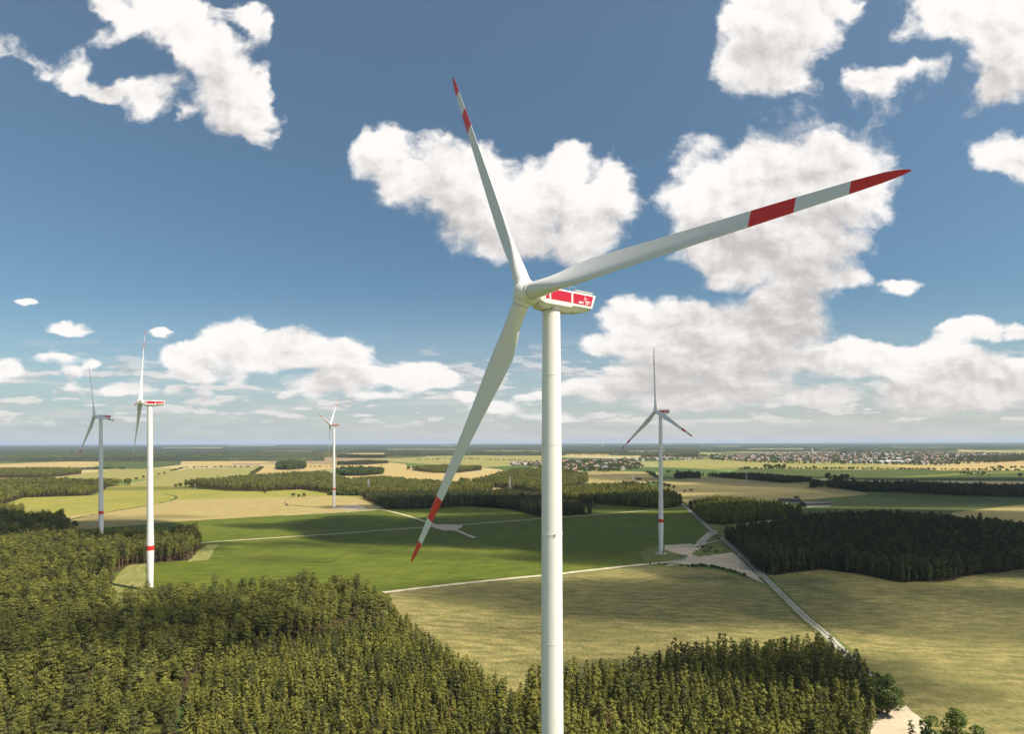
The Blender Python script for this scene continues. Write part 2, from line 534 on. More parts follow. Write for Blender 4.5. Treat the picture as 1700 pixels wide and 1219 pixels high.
def mat_ground():
    """Open farmland far and near: irregular patches of crop, stubble and grass."""
    m, t = new_mat('farmland')
    pos = t.n('ShaderNodeNewGeometry').outputs['Position']
    q = t.vec('MULTIPLY_ADD', t.noise(pos, 1 / 600.0, 3, color=True), (180, 180, 0), pos)
    vo = t.n('ShaderNodeTexVoronoi', voronoi_dimensions='2D')
    t.set(vo.inputs['Vector'], t.vec('MULTIPLY', q, (1 / 420.0, 1 / 700.0, 0)))
    vo.inputs['Scale'].default_value = 1.0
    cr = t.n('ShaderNodeValToRGB')
    t.set(cr.inputs[0], t.n('ShaderNodeSeparateColor', ins={0: vo.outputs['Color']}).outputs[0])
    cr.color_ramp.interpolation = 'CONSTANT'
    els = cr.color_ramp.elements
    cols = [(0.0, (.10, .15, .035)), (.22, (.26, .25, .095)), (.4, (.07, .11, .03)), (.55, (.40, .33, .155)), (.72, (.14, .19, .05)), (.86, (.46, .36, .19))]
    while len(els) < len(cols): els.new(0.5)
    for e, (p, c) in zip(els, cols): e.position = p; e.color = (*c, 1)
    n = t.noise(pos, 1 / 25.0, 6, 0.65)
    g = t.ramp(n, 0.3, 0.7, 0.8, 1.2)
    col = t.vec('MULTIPLY', cr.outputs[0], t.n('ShaderNodeCombineXYZ', ins={0: g, 1: g, 2: g}).outputs[0])
    finish(t, col, 0.95, 0.1)
    return m


def mat_sand(name, c, c2):
    m, t = new_mat(name)
    pos = t.n('ShaderNodeNewGeometry').outputs['Position']
    a = t.noise(pos, 0.12, 6, 0.6)
    b = t.noise(t.vec('MULTIPLY', pos, (1, .5, 0)), 0.9, 4, 0.6)
    gr = t.noise(pos, 0.05, 4, 0.6)
    col = t.mix(t.ramp(a, 0.3, 0.7), c2, c)
    col = t.mix(t.ramp(b, 0.55, 0.75, 0, 0.35), col, [x * 0.62 for x in c2])
    col = t.mix(t.ramp(gr, 0.58, 0.72, 0, 0.55), col, (.17, .17, .07))
    finish(t, col, 0.95, 0.1, bump(t, b, 0.4, 0.15))
    return m


M_ground = mat_ground()
GR = 44000.0
link('ground', mesh('ground', [(-GR, -2500, 0), (GR, -2500, 0), (GR, GR, 0), (-GR, GR, 0)], [(0, 1, 2, 3)], [M_ground]))['kind'] = 'structure'

M_green = mat_field('green_crop', (.128, .160, .020), (.082, .112, .015), (.150, .170, .028), (1, 3.5), R(-6), 90, 7, .55, 0.25, .30, R(8))
M_green_dk = mat_field('dark_green_crop', (.085, .112, .034), (.060, .086, .026), (.10, .118, .045), (1, 4), R(10), 140, 9, .5)
M_barley = mat_field('barley', (.335, .285, .130), (.160, .155, .062), (.195, .190, .075), (1, 3.4), R(7), 60, 4.6, .65, 0.14, .36, R(-38))
M_barley_far = mat_field('ripening_barley', (.50, .435, .165), (.41, .375, .135), (.36, .37, .10), (1, 3.5), R(4), 110, 9, .5, 0.15, .12, R(50))
M_tan = mat_field('tan_wheat', (.42, .335, .160), (.34, .275, .130), (.39, .34, .165), (1, 3.0), R(-4), 90, 8, .4, 0.22, .12, R(30))
M_tan_dk = mat_field('brown_wheat', (.36, .295, .145), (.29, .245, .115), (.33, .30, .13), (1, 3.4), R(-8), 130, 9, .45, 0.2, .12, R(35))
M_yellow = mat_field('yellow_green_barley', (.335, .305, .080), (.265, .26, .066), (.21, .23, .058), (1, 4.0), R(6), 120, 9, .6, 0.15, .10, R(40))
M_pale = mat_field('pale_barley', (.33, .30, .118), (.275, .255, .095), (.235, .24, .08), (1, 3), R(12), 120, 10, .4, .18, .1, R(20))
M_ripe = mat_field('ripe_wheat', (.50, .38, .185), (.42, .32, .155), (.45, .36, .19), (1, 3), 0, 160, 12, .4, .2, .1, R(25))
M_soil = mat_field('fallow', (.33, .245, .155), (.27, .20, .13), (.36, .28, .17), (1, 3), 0, 160, 12, .4)
M_floor = mat_field('pine_litter', (.085, .062, .036), (.045, .040, .022), (.055, .065, .022), (1, 1.3), 0, 30, 5, .6, 0, .3)
M_meadow = mat_field('rough_grass', (.175, .195, .060), (.115, .145, .040), (.22, .205, .085), (1, 2), R(20), 30, 4, .6, 0, .3)
M_strip = mat_field('stubble', (.30, .28, .125), (.20, .215, .075), (.17, .195, .06), (1, 3.0), R(70), 30, 4, .5, 0.0, .2)
M_sand = mat_sand('sandy_gravel', (.56, .455, .325), (.46, .37, .26))
M_track = mat_sand('dusty_track', (.60, .52, .37), (.50, .42, .29))
M_slab = mat_sand('concrete_slabs', (.40, .37, .32), (.33, .30, .255))

FIELDS = [
 # name, outline in photo pixels (where the edges meet the ground), height, material
 ('wheat_field', [(0,771),(60,768.5),(130,766.5),(170,768),(165,772.5),(110,777),(0,780)], .60, M_ripe),
 ('green_field', [(165,764.5),(300,762.5),(300,772),(240,779),(170,779),(165,772)], .63, M_green_dk),
 ('wheat_field', [(305,761.5),(430,760),(440,768),(420,776),(330,772),(300,769)], .66, M_ripe),
 ('fallow_field', [(440,762),(560,760.5),(640,762),(650,768),(560,770),(450,771)], .69, M_soil),
 ('wheat_field', [(430,771.5),(560,771),(567,778),(500,784),(428,790),(420,786)], .72, M_ripe),
 ('wheat_field', [(560,771),(640,768),(672,771),(684,782),(740,786.5),(805,784),(900,776),(935,773),(960,776),(975,790),(800,800),(600,800),(567,785)], .75, M_ripe),
 ('barley_field', [(600,764),(760,757),(900,756),(905,771),(800,777),(690,770)], .78, M_pale),
 ('barley_field', [(70,798),(110,790),(150,785),(180,780.5),(283,778),(300,779),(288,786),(240,797),(200,796),(90,800)], .52, M_pale),
 ('barley_field', [(212,804),(242,797.5),(290,786),(310,778.5),(430,776.5),(420,792),(305,803),(290,808),(210,808)], .50, M_pale),
 ('barley_field', [(-60,842),(0,840),(40,827),(160,823),(180,809),(214,804.5),(330,802),(430,812),(500,815),(570,812),(620,830),(560,824),(420,827),(283,831.5),(200,847),(113,857),(40,862),(-60,864)], .30, M_yellow),
 ('wheat_field', [(90,884),(108,857),(200,846),(283,831),(420,826.5),(560,823),(605,828),(640,845),(567,850.5),(300,866.5),(140,879)], .26, M_tan),
 ('wheat_field', [(965,803),(975,781),(1010,782),(1100,785),(1092,800),(1050,806)], .58, M_tan_dk),
 ('wheat_field', [(1090,795),(1130,796),(1165,791),(1300,802.5),(1345,800),(1440,820),(1440,822),(1320,832),(1250,834),(1140,838),(1095,808)], .40, M_tan_dk),
 ('green_field', [(1240,776.5),(1700,784),(1800,785),(1800,800),(1440,798),(1200,788)], .62, M_green_dk),
 ('barley_field', [(1450,795.5),(1600,785.5),(1700,783.2),(1690,786),(1600,789),(1470,797)], .70, M_meadow),
 ('wheat_field', [(1095,776),(1100,765.5),(1200,762.5),(1440,769),(1560,773),(1560,780),(1400,781),(1240,778),(1150,778)], .80, M_pale),
 ('wheat_field', [(1450,772),(1560,774),(1640,766),(1720,765),(1720,782),(1560,782)], .83, M_ripe),
 ('green_field', [(1260,858),(1320,831.5),(1440,821.5),(1510,816),(1700,825),(1800,826),(1800,837),(1700,838.5),(1590,851),(1500,880),(1330,880)], .28, M_green_dk),
 ('wheat_field', [(1580,852),(1700,838.5),(1800,834),(1900,880),(1700,885)], .32, M_tan_dk),
 ('green_field', [(60,884),(140,880),(300,866.5),(567,850.5),(640,845.3),(700,835),(860,825),(960,822),(1140,836),(1146,847),(1183,883),(1150,908),(1130,930),(1070,938),(1000,945),(900,957),(770,969),(640,983.5),(560,1020),(240,1020),(150,1010),(60,940)], .10, M_green),
 ('barley_field', [(630,986),(770,971.5),(900,959),(1000,947.5),(1070,941),(1140,941),(1180,946),(1245,962),(1285,980),(1330,1026),(1385,1078),(1460,1160),(1480,1230),(1300,1300),(820,1300),(700,1120)], .12, M_barley),
 ('barley_field', [(1272,957),(1290,954),(1420,930),(1700,920),(1900,915),(2100,1000),(2100,1330),(1700,1400),(1540,1215),(1403,1080),(1345,1026)], .14, M_barley),
 ('stubble_strip', [(176,992),(190,965),(212,938),(242,933),(243,1000),(200,1010)], .17, M_strip),
 ('stubble_strip', [(312,934),(330,915),(345,905),(364,905),(346,930)], .17, M_strip),
 ('meadow', [(1183,883),(1200,870),(1213,872),(1206,888),(1222,914),(1217,912)], .16, M_meadow),
 ('meadow', [(1060,918),(1095,906),(1106,915),(1128,921),(1146,926),(1128,932),(1090,936),(1072,934)], .18, M_meadow),
 ('meadow', [(1152,914),(1166,902),(1186,889),(1196,899),(1219,917),(1160,926)], .19, M_meadow),
]
for nm, px, z, m in FIELDS:
    pts = gp(px)
    far = min(p[1] for p in pts)
    flat(nm, wobble(pts, 0.5 + far / 1500.0, 12 + far / 40.0), z, m)

# sandy tracks, crane pads and the concrete slab road
ribbon('track', gp([(312,905),(345,901),(420,896),(567,886.5),(640,880.5),(700,876.5),(735,874.5),(770,872),(850,865.5),(900,861.5),(980,855.5),(1060,849.5),(1110,845.5),(1150,842)]), 4.2, .30, M_track)
ribbon('track', gp([(600,846.5),(640,847.5),(680,858),(712,868.5),(735,875.5),(760,882),(788,894)]), 5.0, .31, M_track)
ribbon('track', gp([(470,856.5),(567,851),(640,846.5)]), 4.5, .29, M_track, 0.6)
ribbon('track', gp([(636,985),(700,977),(770,969.5),(860,960.5),(940,952.5),(1000,945.5),(1060,939),(1120,933.5),(1160,929)]), 5.2, .30, M_track, 0.4)
flat('crane_pad', wobble(gp([(712,872.5),(735,871),(768,872.5),(768,875.5),(757,881.5),(738,881.5),(722,878)]), .5, 4), .33, M_sand)
flat('crane_pad', wobble(gp([(1103,906),(1148,903.5),(1160,911),(1150,919),(1147,924),(1126,920.5),(1104,914)]), .5, 4), .33, M_sand)
flat('crane_pad', wobble(gp([(1100,941.5),(1128,933),(1147,922),(1160,925.5),(1220,917.5),(1228,922),(1268,957),(1287,977),(1265,969),(1240,957.5),(1205,945),(1180,940.5),(1140,939.5)]), .6, 4), .34, M_sand)
flat('crane_pad', wobble(gp([(556,845.5),(566,841),(590,838),(604,841),(606,846),(585,847.5)]), .8, 6), .35, M_sand)
ribbon('track', gp([(1152,914),(1166,899),(1186,881)]), 8.5, .35, M_sand, 0.5, 3)
ribbon('track', gp([(1160,909),(1176,902),(1200,897)]), 3.2, .36, M_sand, 0.5, 3)
flat('sand_patch', wobble(gp([(1478,1172),(1497,1166),(1530,1196),(1575,1250),(1560,1290),(1430,1290),(1440,1205)]), .4, 3), .36, M_sand)
ribbon('track', gp([(1486,1172),(1510,1190),(1560,1240),(1620,1310)]), 6.0, .37, M_track, 0.4, 3)
road_px = [(1143,846),(1183,883),(1219,912),(1266,956),(1285,975),(1336,1026),(1367,1050),(1393,1076),(1440,1122),(1486,1172)]
ribbon('road', gp(road_px), 4.6, .38, M_slab, 0.12, 4)
ribbon('road', gp([(1100,808),(1125,832),(1143,846)]), 4.6, .385, M_slab, 0.2, 6)
ribbon('verge', gp(road_px), .8, .392, M_meadow, 0.2, 3)
ribbon('verge', gp([(96,868),(150,856),(200,847.5),(245,840),(283,832)]), 5.0, .33, M_green_dk, 1.2, 8)
ribbon('verge', gp([(283,832),(292,828),(293,824),(270,821)]), 5.0, .33, M_green_dk, 1.2, 8)
ribbon('verge', gp([(640,984.5),(700,976.2),(770,968.7),(860,959.7),(940,951.7),(1000,944.7),(1060,938.2)]), 2.4, .28, M_meadow, 0.7, 3)
# where lorries have worn the gravel
for px in ([(1110,934),(1150,925),(1200,929),(1250,946),(1278,968)], [(1120,936),(1160,929),(1215,937),(1262,958)], [(1112,911),(1140,910),(1160,903),(1182,885)], [(1128,917),(1148,914),(1166,903),(1186,885)]):
    ribbon('wheel_track', gp(px), 1.3, .395, M_slab, 0.3, 2.5)
# verges of long grass beside the slab road
rp = [np.array(p) for p in gp(road_px)]
for side in (-1, 1):
    off = []
    for i, p in enumerate(rp):
        a = rp[max(0, i - 1)]; b = rp[min(len(rp) - 1, i + 1)]
        t_ = (b - a)[:2]; t_ /= np.linalg.norm(t_)
        off.append((p[0] - t_[1] * side * 3.6, p[1] + t_[0] * side * 3.6, 0))
    ribbon('verge', off, 2.4, .37, M_meadow, 0.4, 4)

# ------------------------------------------------------------------ trees
M_bark = mat_plain('pine_bark', (.215, .125, .075), .9, .1, .3, 2.0)
M_bark_grey = mat_plain('grey_bark', (.16, .13, .10), .9, .1, .3, 2.0)
M_pine = mat_leaf('pine_needles', (.070, .080, .017), (.230, .226, .044), .14)
M_young = mat_leaf('young_pine_needles', (.086, .098, .019), (.252, .240, .046), .15)
M_dark = mat_leaf('dark_needles', (.045, .052, .020), (.105, .110, .032), .12)
M_leafy = mat_leaf('broad_leaves', (.060, .090, .022), (.115, .145, .036), .3)
M_bright = mat_leaf('bright_leaves', (.100, .150, .030), (.165, .205, .045), .35)
M_rust = mat_leaf('browned_needles', (.16, .105, .045), (.23, .15, .06), .2, False)


def tufts(P, outward, size, seed, n_each=1, up=0.75, spread=0.75, aspect=0.62):
    """Small bent sprays of needles or leaves round the points P."""
    g = np.random.default_rng(seed)
    v, f = [], []
    for p, o, s in zip(P, outward, size):
        for _ in range(n_each):
            nrm = np.array([o[0] * .75, o[1] * .75, up + o[2] * .5]) + g.normal(0, spread, 3)
            nrm /= np.linalg.norm(nrm) + 1e-9
            a = np.array([o[0], o[1], 0.15]) + g.normal(0, .55, 3)
            a -= nrm * (a @ nrm); a /= np.linalg.norm(a) + 1e-9
            b = np.cross(nrm, a)
            k = s * g.uniform(.65, 1.25); w = k * aspect * g.uniform(.7, 1.2)
            c = p + g.normal(0, s * .16, 3)
            n0 = len(v)
            v += [c - a * k * .5, c - b * w * .5 + nrm * k * .08, c + a * k * .55 - nrm * k * .1, c + b * w * .5 + nrm * k * .08]
            f.append((n0, n0 + 1, n0 + 2, n0 + 3))
    return v, f


def limb(v, f, p0, p1, r0, r1, n=5):
    p0, p1 = Vector(p0), Vector(p1)
    q = (p1 - p0).to_track_quat('Z', 'Y')
    n0 = len(v)
    for p, r in ((p0, r0), (p1, r1)):
        for k in range(n):
            a = 2 * math.pi * k / n
            v.append(tuple(p + q @ Vector((r * math.cos(a), r * math.sin(a), 0))))
    f += [(n0 + k, n0 + (k + 1) % n, n0 + n + (k + 1) % n, n0 + n + k) for k in range(n)]


def pine_geo(H, base, rad, seed, dens=1.0, tuft=0.62, young=False, lod=0):
    """Trunk, branches and crown of a pine of height H: pads of needles at the branch ends, crown from base*H up, rad wide."""
    g = np.random.default_rng(seed)
    tv, tf = [], []
    lean = g.normal(0, .014 * H, 2)
    seg = 5 if lod == 0 else 2
    ax = [np.array([lean[0] * (k / seg) ** 2 + g.normal(0, .05), lean[1] * (k / seg) ** 2 + g.normal(0, .05), H * .95 * k / seg]) for k in range(seg + 1)]
    r0 = .012 * H + .02
    for k in range(seg):
        limb(tv, tf, ax[k], ax[k + 1], r0 * (1 - .9 * k / seg), r0 * (1 - .9 * (k + 1) / seg), 6 if lod == 0 else 4)
    P, O, S = [], [], []
    zc = base * H
    gap = (.95 if young else 1.15) * (1 if lod == 0 else 1.25 if lod == 1 else 2.2)
    pad = (.62 if young else .80) * rad / 2.2

    def add_pad(c, o, k):
        n = int((17 if lod == 0 else 6 if lod == 1 else 2) * g.uniform(.75, 1.2))
        for _ in range(n):
            d = g.normal(0, 1, 3); d /= np.linalg.norm(d) + 1e-9
            P.append(c + d * np.array([1, 1, .55]) * pad * k * g.uniform(.35, 1.0))
            O.append(np.array([o[0] * .95 + d[0] * .5, o[1] * .95 + d[1] * .5, o[2] * .8 + d[2] * .5]))
            S.append(tuft * (.72 if lod == 0 else 1.5 if lod == 1 else 2.6) * k)

    z = zc
    skew = g.uniform(0, 2 * math.pi)
    while z < H - .35:
        h = (z - zc) / (H - zc)
        if young: rr = rad * (1 - h ** 1.5) ** .8 * (0.72 + .28 * min(1, h * 5)) + .1
        else: rr = rad * (0.5 + .5 * min(1, h * 2.6)) * math.sqrt(max(.03, 1 - max(0, (h - .3) / .72) ** 2))
        nb = max(2, int(round((5.2 if young else 5.6) * dens * (.45 + rr / rad * .6) / (1 if lod < 2 else 1.6))))
        a0 = g.uniform(0, 6.28)
        for k in range(nb):
            if not young and g.random() < (.30 if h < .3 else .12): continue
            a = a0 + 6.283 * k / nb + g.normal(0, .28)
            L = rr * g.uniform(.6, 1.2) * (1 + .22 * math.cos(a - skew))
            dr = np.array([math.cos(a), math.sin(a), (.30 if young else .10) + h * .4])
            c = np.array([lean[0] * (z / H) ** 2, lean[1] * (z / H) ** 2, z + g.normal(0, .25)])
            if lod == 0 and L > .7: limb(tv, tf, c, c + dr * L * .9, .028 * L + .012, .012, 3)
            o = np.array([math.cos(a), math.sin(a), .25 + h * .5])
            add_pad(c + dr * L * .86, o, g.uniform(.8, 1.15))
            if L > 1.5 and lod < 2: add_pad(c + dr * L * .42 + g.normal(0, .15, 3), o, g.uniform(.6, .9))
        z += gap * g.uniform(.8, 1.2)
    add_pad(np.array([lean[0], lean[1], H - .45]), np.array([0, 0, 1.]), .75)
    if young and lod < 2: P += [np.array([lean[0], lean[1], H - .1])] * 3; O += [np.array([0, 0, .3])] * 3; S += [tuft * .8] * 3
    cv, cf = tufts(P, O, S, seed + 5, 1, .42, .26, .7)
    return tv, tf, cv, cf


def leafy_geo(H, base, rx, seed, n=900, leaf=.7, lumps=9):
    """Trunk, limbs and an uneven crown of a broadleaved tree or bush."""
    g = np.random.default_rng(seed)
    tv, tf = [], []
    zc = base * H
    r0 = .018 * H + .03
    limb(tv, tf, (0, 0, 0), (g.normal(0, .1), g.normal(0, .1), zc + .2 * (H - zc)), r0, r0 * .6, 7)
    P, O, S = [], [], []
    cs = []
    for k in range(lumps):
        a = 6.283 * k / lumps + g.normal(0, .4)
        hh = g.uniform(.18, .86)
        rr = rx * .62 * math.sqrt(max(.05, 1 - ((hh - .42) / .62) ** 2)) * g.uniform(.65, 1.1)
        cs.append((np.array([math.cos(a) * rr, math.sin(a) * rr, zc + hh * (H - zc)]), rx * g.uniform(.38, .58)))
    cs.append((np.array([0, 0, H - rx * .45]), rx * .48)); cs.append((np.array([0, 0, zc + .5 * (H - zc)]), rx * .62))
    for c, r in cs:
        limb(tv, tf, (0, 0, zc * .8), c, r0 * .4, r0 * .1, 4)
    for _ in range(n):
        c, r = cs[g.integers(len(cs))]
        d = g.normal(0, 1, 3); d /= np.linalg.norm(d)
        if d[2] < -.55 and g.random() < .6: d[2] = -d[2]
        p = c + d * r * g.uniform(.72, 1.05) * np.array([1, 1, .82])
        if p[2] < zc * .55: p[2] = zc * .55 + g.random() * .5
        P.append(p); O.append(d); S.append(leaf)
    cv, cf = tufts(P, O, S, seed + 5, 1, .45, .5, .75)
    return tv, tf, cv, cf


def joined(name, geo, mb, mc):
    tv, tf, cv, cf = geo
    n = len(tv)
    return mesh(name, list(tv) + list(cv), list(tf) + [tuple(i + n for i in q) for q in cf], [mb, mc], [0] * len(tf) + [1] * len(cf))


def pair(name, geo, mb, mc):
    tv, tf, cv, cf = geo
    return mesh(name + '_trunk', tv, tf, [mb]), mesh(name + '_crown', cv, cf, [mc])


def proto_collection(name, meshes):
    c = bpy.data.collections.new(name)
    for i, me in enumerate(meshes):
        c.objects.link(bpy.data.objects.new('%s_%02d' % (name, i), me))
    return c


def scatter_group():
    nt = bpy.data.node_groups.new('scatter', 'GeometryNodeTree')
    nt.interface.new_socket('Geometry', in_out='INPUT', socket_type='NodeSocketGeometry')
    nt.interface.new_socket('Trees', in_out='INPUT', socket_type='NodeSocketCollection')
    nt.interface.new_socket('Geometry', in_out='OUTPUT', socket_type='NodeSocketGeometry')
    N = nt.nodes.new
    gi, go, ci, ip = N('NodeGroupInput'), N('NodeGroupOutput'), N('GeometryNodeCollectionInfo'), N('GeometryNodeInstanceOnPoints')
    ci.inputs['Separate Children'].default_value = True
    ci.inputs['Reset Children'].default_value = True
    ip.inputs['Pick Instance'].default_value = True

    def attr(nm, ty):
        a = N('GeometryNodeInputNamedAttribute'); a.data_type = ty; a.inputs['Name'].default_value = nm
        return a.outputs[0]
    L = nt.links.new
    L(gi.outputs[0], ip.inputs['Points']); L(gi.outputs[1], ci.inputs['Collection']); L(ci.outputs[0], ip.inputs['Instance'])
    L(attr('which', 'INT'), ip.inputs['Instance Index'])
    cx = N('ShaderNodeCombineXYZ'); L(attr('turn', 'FLOAT'), cx.inputs[2])
    er = N('FunctionNodeEulerToRotation'); L(cx.outputs[0], er.inputs[0]); L(er.outputs[0], ip.inputs['Rotation'])
    L(attr('size', 'FLOAT_VECTOR'), ip.inputs['Scale'])
    L(ip.outputs[0], go.inputs[0])
    return nt


SCATTER = scatter_group()


def scatter(name, P, size, which, coll, turn=None):
    """P: points; size: (n,3) scale; which: prototype index. ONE object of kind stuff."""
    n = len(P)
    me = bpy.data.meshes.new(name)
    me.vertices.add(n)
    me.vertices.foreach_set('co', np.asarray(P, np.float32).ravel())
    a = me.attributes.new('size', 'FLOAT_VECTOR', 'POINT'); a.data.foreach_set('vector', np.asarray(size, np.float32).ravel())
    a = me.attributes.new('which', 'INT', 'POINT'); a.data.foreach_set('value', np.asarray(which, np.int32))
    a = me.attributes.new('turn', 'FLOAT', 'POINT'); a.data.foreach_set('value', np.asarray(rng.uniform(0, 6.283, n) if turn is None else turn, np.float32))
    me.update()
    o = link(name, me)
    md = o.modifiers.new('scatter', 'NODES'); md.node_group = SCATTER
    md['Socket_1'] = coll
    for it in SCATTER.interface.items_tree:
        if it.item_type == 'SOCKET' and it.in_out == 'INPUT' and it.socket_type == 'NodeSocketCollection': md[it.identifier] = coll
    return tag(o, kind='stuff')


def fill(poly, spacing, jitter=.42):
    poly = np.asarray([p[:2] for p in poly], float)
    x0, y0 = poly.min(0); x1, y1 = poly.max(0)
    xs = np.arange(x0, x1 + spacing, spacing); ys = np.arange(y0, y1 + spacing, spacing * .87)
    X, Y = np.meshgrid(xs, ys)
    X[1::2] += spacing / 2
    P = np.stack([X.ravel(), Y.ravel()], 1) + rng.uniform(-jitter, jitter, (X.size, 2)) * spacing
    return P[inside(poly, P)]


def noise2(P, sc, seed=0):
    """Cheap smooth value noise of ground points, 0..1."""
    g = np.random.default_rng(seed)
    T = g.random((64, 64))
    q = np.asarray(P)[:, :2] / sc + 1000.5
    i = np.floor(q).astype(int); f = q - i; f = f * f * (3 - 2 * f)
    a = T[i[:, 0] % 64, i[:, 1] % 64]; b = T[(i[:, 0] + 1) % 64, i[:, 1] % 64]
    c = T[i[:, 0] % 64, (i[:, 1] + 1) % 64]; d = T[(i[:, 0] + 1) % 64, (i[:, 1] + 1) % 64]
    return (a * (1 - f[:, 0]) + b * f[:, 0]) * (1 - f[:, 1]) + (c * (1 - f[:, 0]) + d * f[:, 0]) * f[:, 1]


# prototypes: near and far forms of each kind (heights in metres at size 1)
OLD = [pine_geo(17, g_, r_, 100 + i, 1.0, .78) for i, (g_, r_) in enumerate([(.42, 2.5), (.36, 2.3), (.5, 2.6), (.4, 2.1), (.46, 2.8), (.33, 2.2)])]
YOUNG = [pine_geo(12, b_, r_, 200 + i, 1.0, .66, True) for i, (b_, r_) in enumerate([(.12, 1.75), (.1, 1.6), (.16, 1.9), (.14, 1.5), (.2, 1.8), (.1, 1.7)])]
C_old = proto_collection('old_pine', [joined('old_pine', g_, M_bark, M_dark if i == 3 else M_pine) for i, g_ in enumerate(OLD)])
C_young = proto_collection('young_pine', [joined('young_pine', g_, M_bark, M_dark if i == 4 else M_young) for i, g_ in enumerate(YOUNG)])
MIDS = [pine_geo(17, b_, r_, 300 + i, 1.0, .95, False, 1) for i, (b_, r_) in enumerate([(.42, 2.6), (.36, 2.4), (.48, 2.7), (.4, 2.3)])]
C_mid = proto_collection('mid_pine', [joined('mid_pine', g_, M_bark, M_pine) for g_ in MIDS])
C_midk = proto_collection('mid_dark_pine', [joined('mid_dark_pine', pine_geo(16, .2, 2.5, 340 + i, 1.0, .95, True, 1), M_bark, M_dark) for i in range(4)])
C_midy = proto_collection('mid_young_pine', [joined('mid_young_pine', pine_geo(13, .15, 2.1, 360 + i, 1.0, .9, True, 1), M_bark, M_young) for i in range(4)])
C_leafy = proto_collection('leafy_tree', [joined('leafy_tree', leafy_geo(12, .18, 4.6, 400 + i, 420, 1.5, 8), M_bark_grey, M_leafy) for i in range(4)])
C_bright = proto_collection('bright_tree', [joined('bright_tree', leafy_geo(8, .08, 3.4, 420 + i, 260, 1.3, 7), M_bark_grey, M_bright) for i in range(3)])


def patch_mesh(name, seed, mc, n=7, w=13.0, H=16):
    """A far clump of several pines in one mesh."""
    g = np.random.default_rng(seed)
    V, Fc, Mi = [], [], []
    for k in range(n):
        x, y = g.uniform(-w / 2, w / 2, 2)
        tv, tf, cv, cf = pine_geo(H * g.uniform(.82, 1.1), .42, 2.9, seed * 31 + k, .9, 1.0, False, 2)
        for v_, f_, m_ in ((tv, tf, 0), (cv, cf, 1)):
            n0 = len(V)
            V += [(p[0] + x, p[1] + y, p[2]) for p in v_]
            Fc += [tuple(i + n0 for i in q) for q in f_]; Mi += [m_] * len(f_)
    return mesh(name, V, Fc, [M_bark, mc], Mi)


C_patch = proto_collection('pine_clump', [patch_mesh('pine_clump', 500 + i, M_pine) for i in range(4)])
C_patchk = proto_collection('dark_pine_clump', [patch_mesh('dark_pine_clump', 520 + i, M_dark) for i in range(4)])

FLOOR = 0
def woods(poly, spacing, coll, h, floor_z=.2, nproto=4, hvar=.12, hbase=17.0, name='forest', grow=0.0, gap=None):
    global FLOOR
    pts = fill(poly, spacing)
    if gap is not None: pts = pts[noise2(pts, 28, 9) > gap]
    n = len(pts)
    s = h / hbase * (1 + rng.normal(0, hvar, n)) * (.9 + .2 * noise2(pts, 40, 3))
    wd = s * rng.uniform(.88, 1.18, n)
    P = np.column_stack([pts, np.zeros(n)])
    o = scatter(name, P, np.column_stack([wd, wd, s]), rng.integers(0, nproto, n), coll)
    FLOOR += 1
    flat('forest_floor', wobble(poly, 1.2, 9), floor_z + .004 * FLOOR, M_floor)
    return o


def edge(near, far, h):
    """Outline of a wood: near edges where trunks meet the ground, far edges from the tree tops."""
    return gp(near) + [np.array([*G(x, y, h)[:2], 0]) for x, y in far]
# ------------------------------------------------------------------ the near pine forest
TOWER_XY = np.array([7.45, 113.3])
old_poly = gp([(-200, 1720), (-260, 900)], 0) + [G(*p)[:3] for p in [(-200,838,15),(0,838,15),(36,839,15),(40,850,15),(104,850,15),(113,862,14),(122,884,12),(165,881,14),(240,878,14),(325,878,14),(341,890,12)]] \
    + gp([(338,906),(313,931),(250,936),(215,939),(191,951),(181,985),(176,1000)]) \
    + [G(*p) for p in [(205,984,13),(232,977,13),(262,970,14),(330,970,15),(420,966,15),(500,962,15),(567,960,15),(612,965,15),(636,983,14),(650,1000,13)]] \
    + [G(*p) for p in [(640,1015,10),(567,1026,10),(500,1036,10),(420,1050,10),(330,1077,10),(310,1110,10),(292,1160,9),(288,1219,8),(280,1320,0),(270,1720,0)]]
young_poly = [G(*p) for p in [(272,1720,0),(290,1320,0),(300,1219,8),(304,1160,9),(322,1112,10),(342,1083,10),(425,1056,10),(500,1042,10),(567,1032,10),(640,1021,10),(650,1004,10),(684,1024,11),(722,1052,11),(770,1087,11),(820,1112,11),(846,1128,11),(860,1140,10)]] \
    + gp([(880, 1330), (895, 1720)])
right_poly = gp([(905, 1720), (892, 1330)]) + [G(*p) for p in [(862,1132,11),(872,1110,12),(900,1105,12),(940,1100,12),(980,1095,12),(1060,1081,13),(1150,1067,13),(1250,1057,13),(1348,1047,13),(1402,1062,13),(1448,1090,13),(1470,1114,13)]] \
    + gp([(1478,1184),(1450,1215),(1425,1290),(1440,1720)])
STANDS = [('old', old_poly, 4.9, OLD, C_old, 17.0, 15.8, M_pine), ('young', young_poly, 3.45, YOUNG, C_young, 12.0, 10.5, M_young), ('right', right_poly, 3.9, YOUNG, C_young, 12.0, 12.5, M_young)]
cand = []
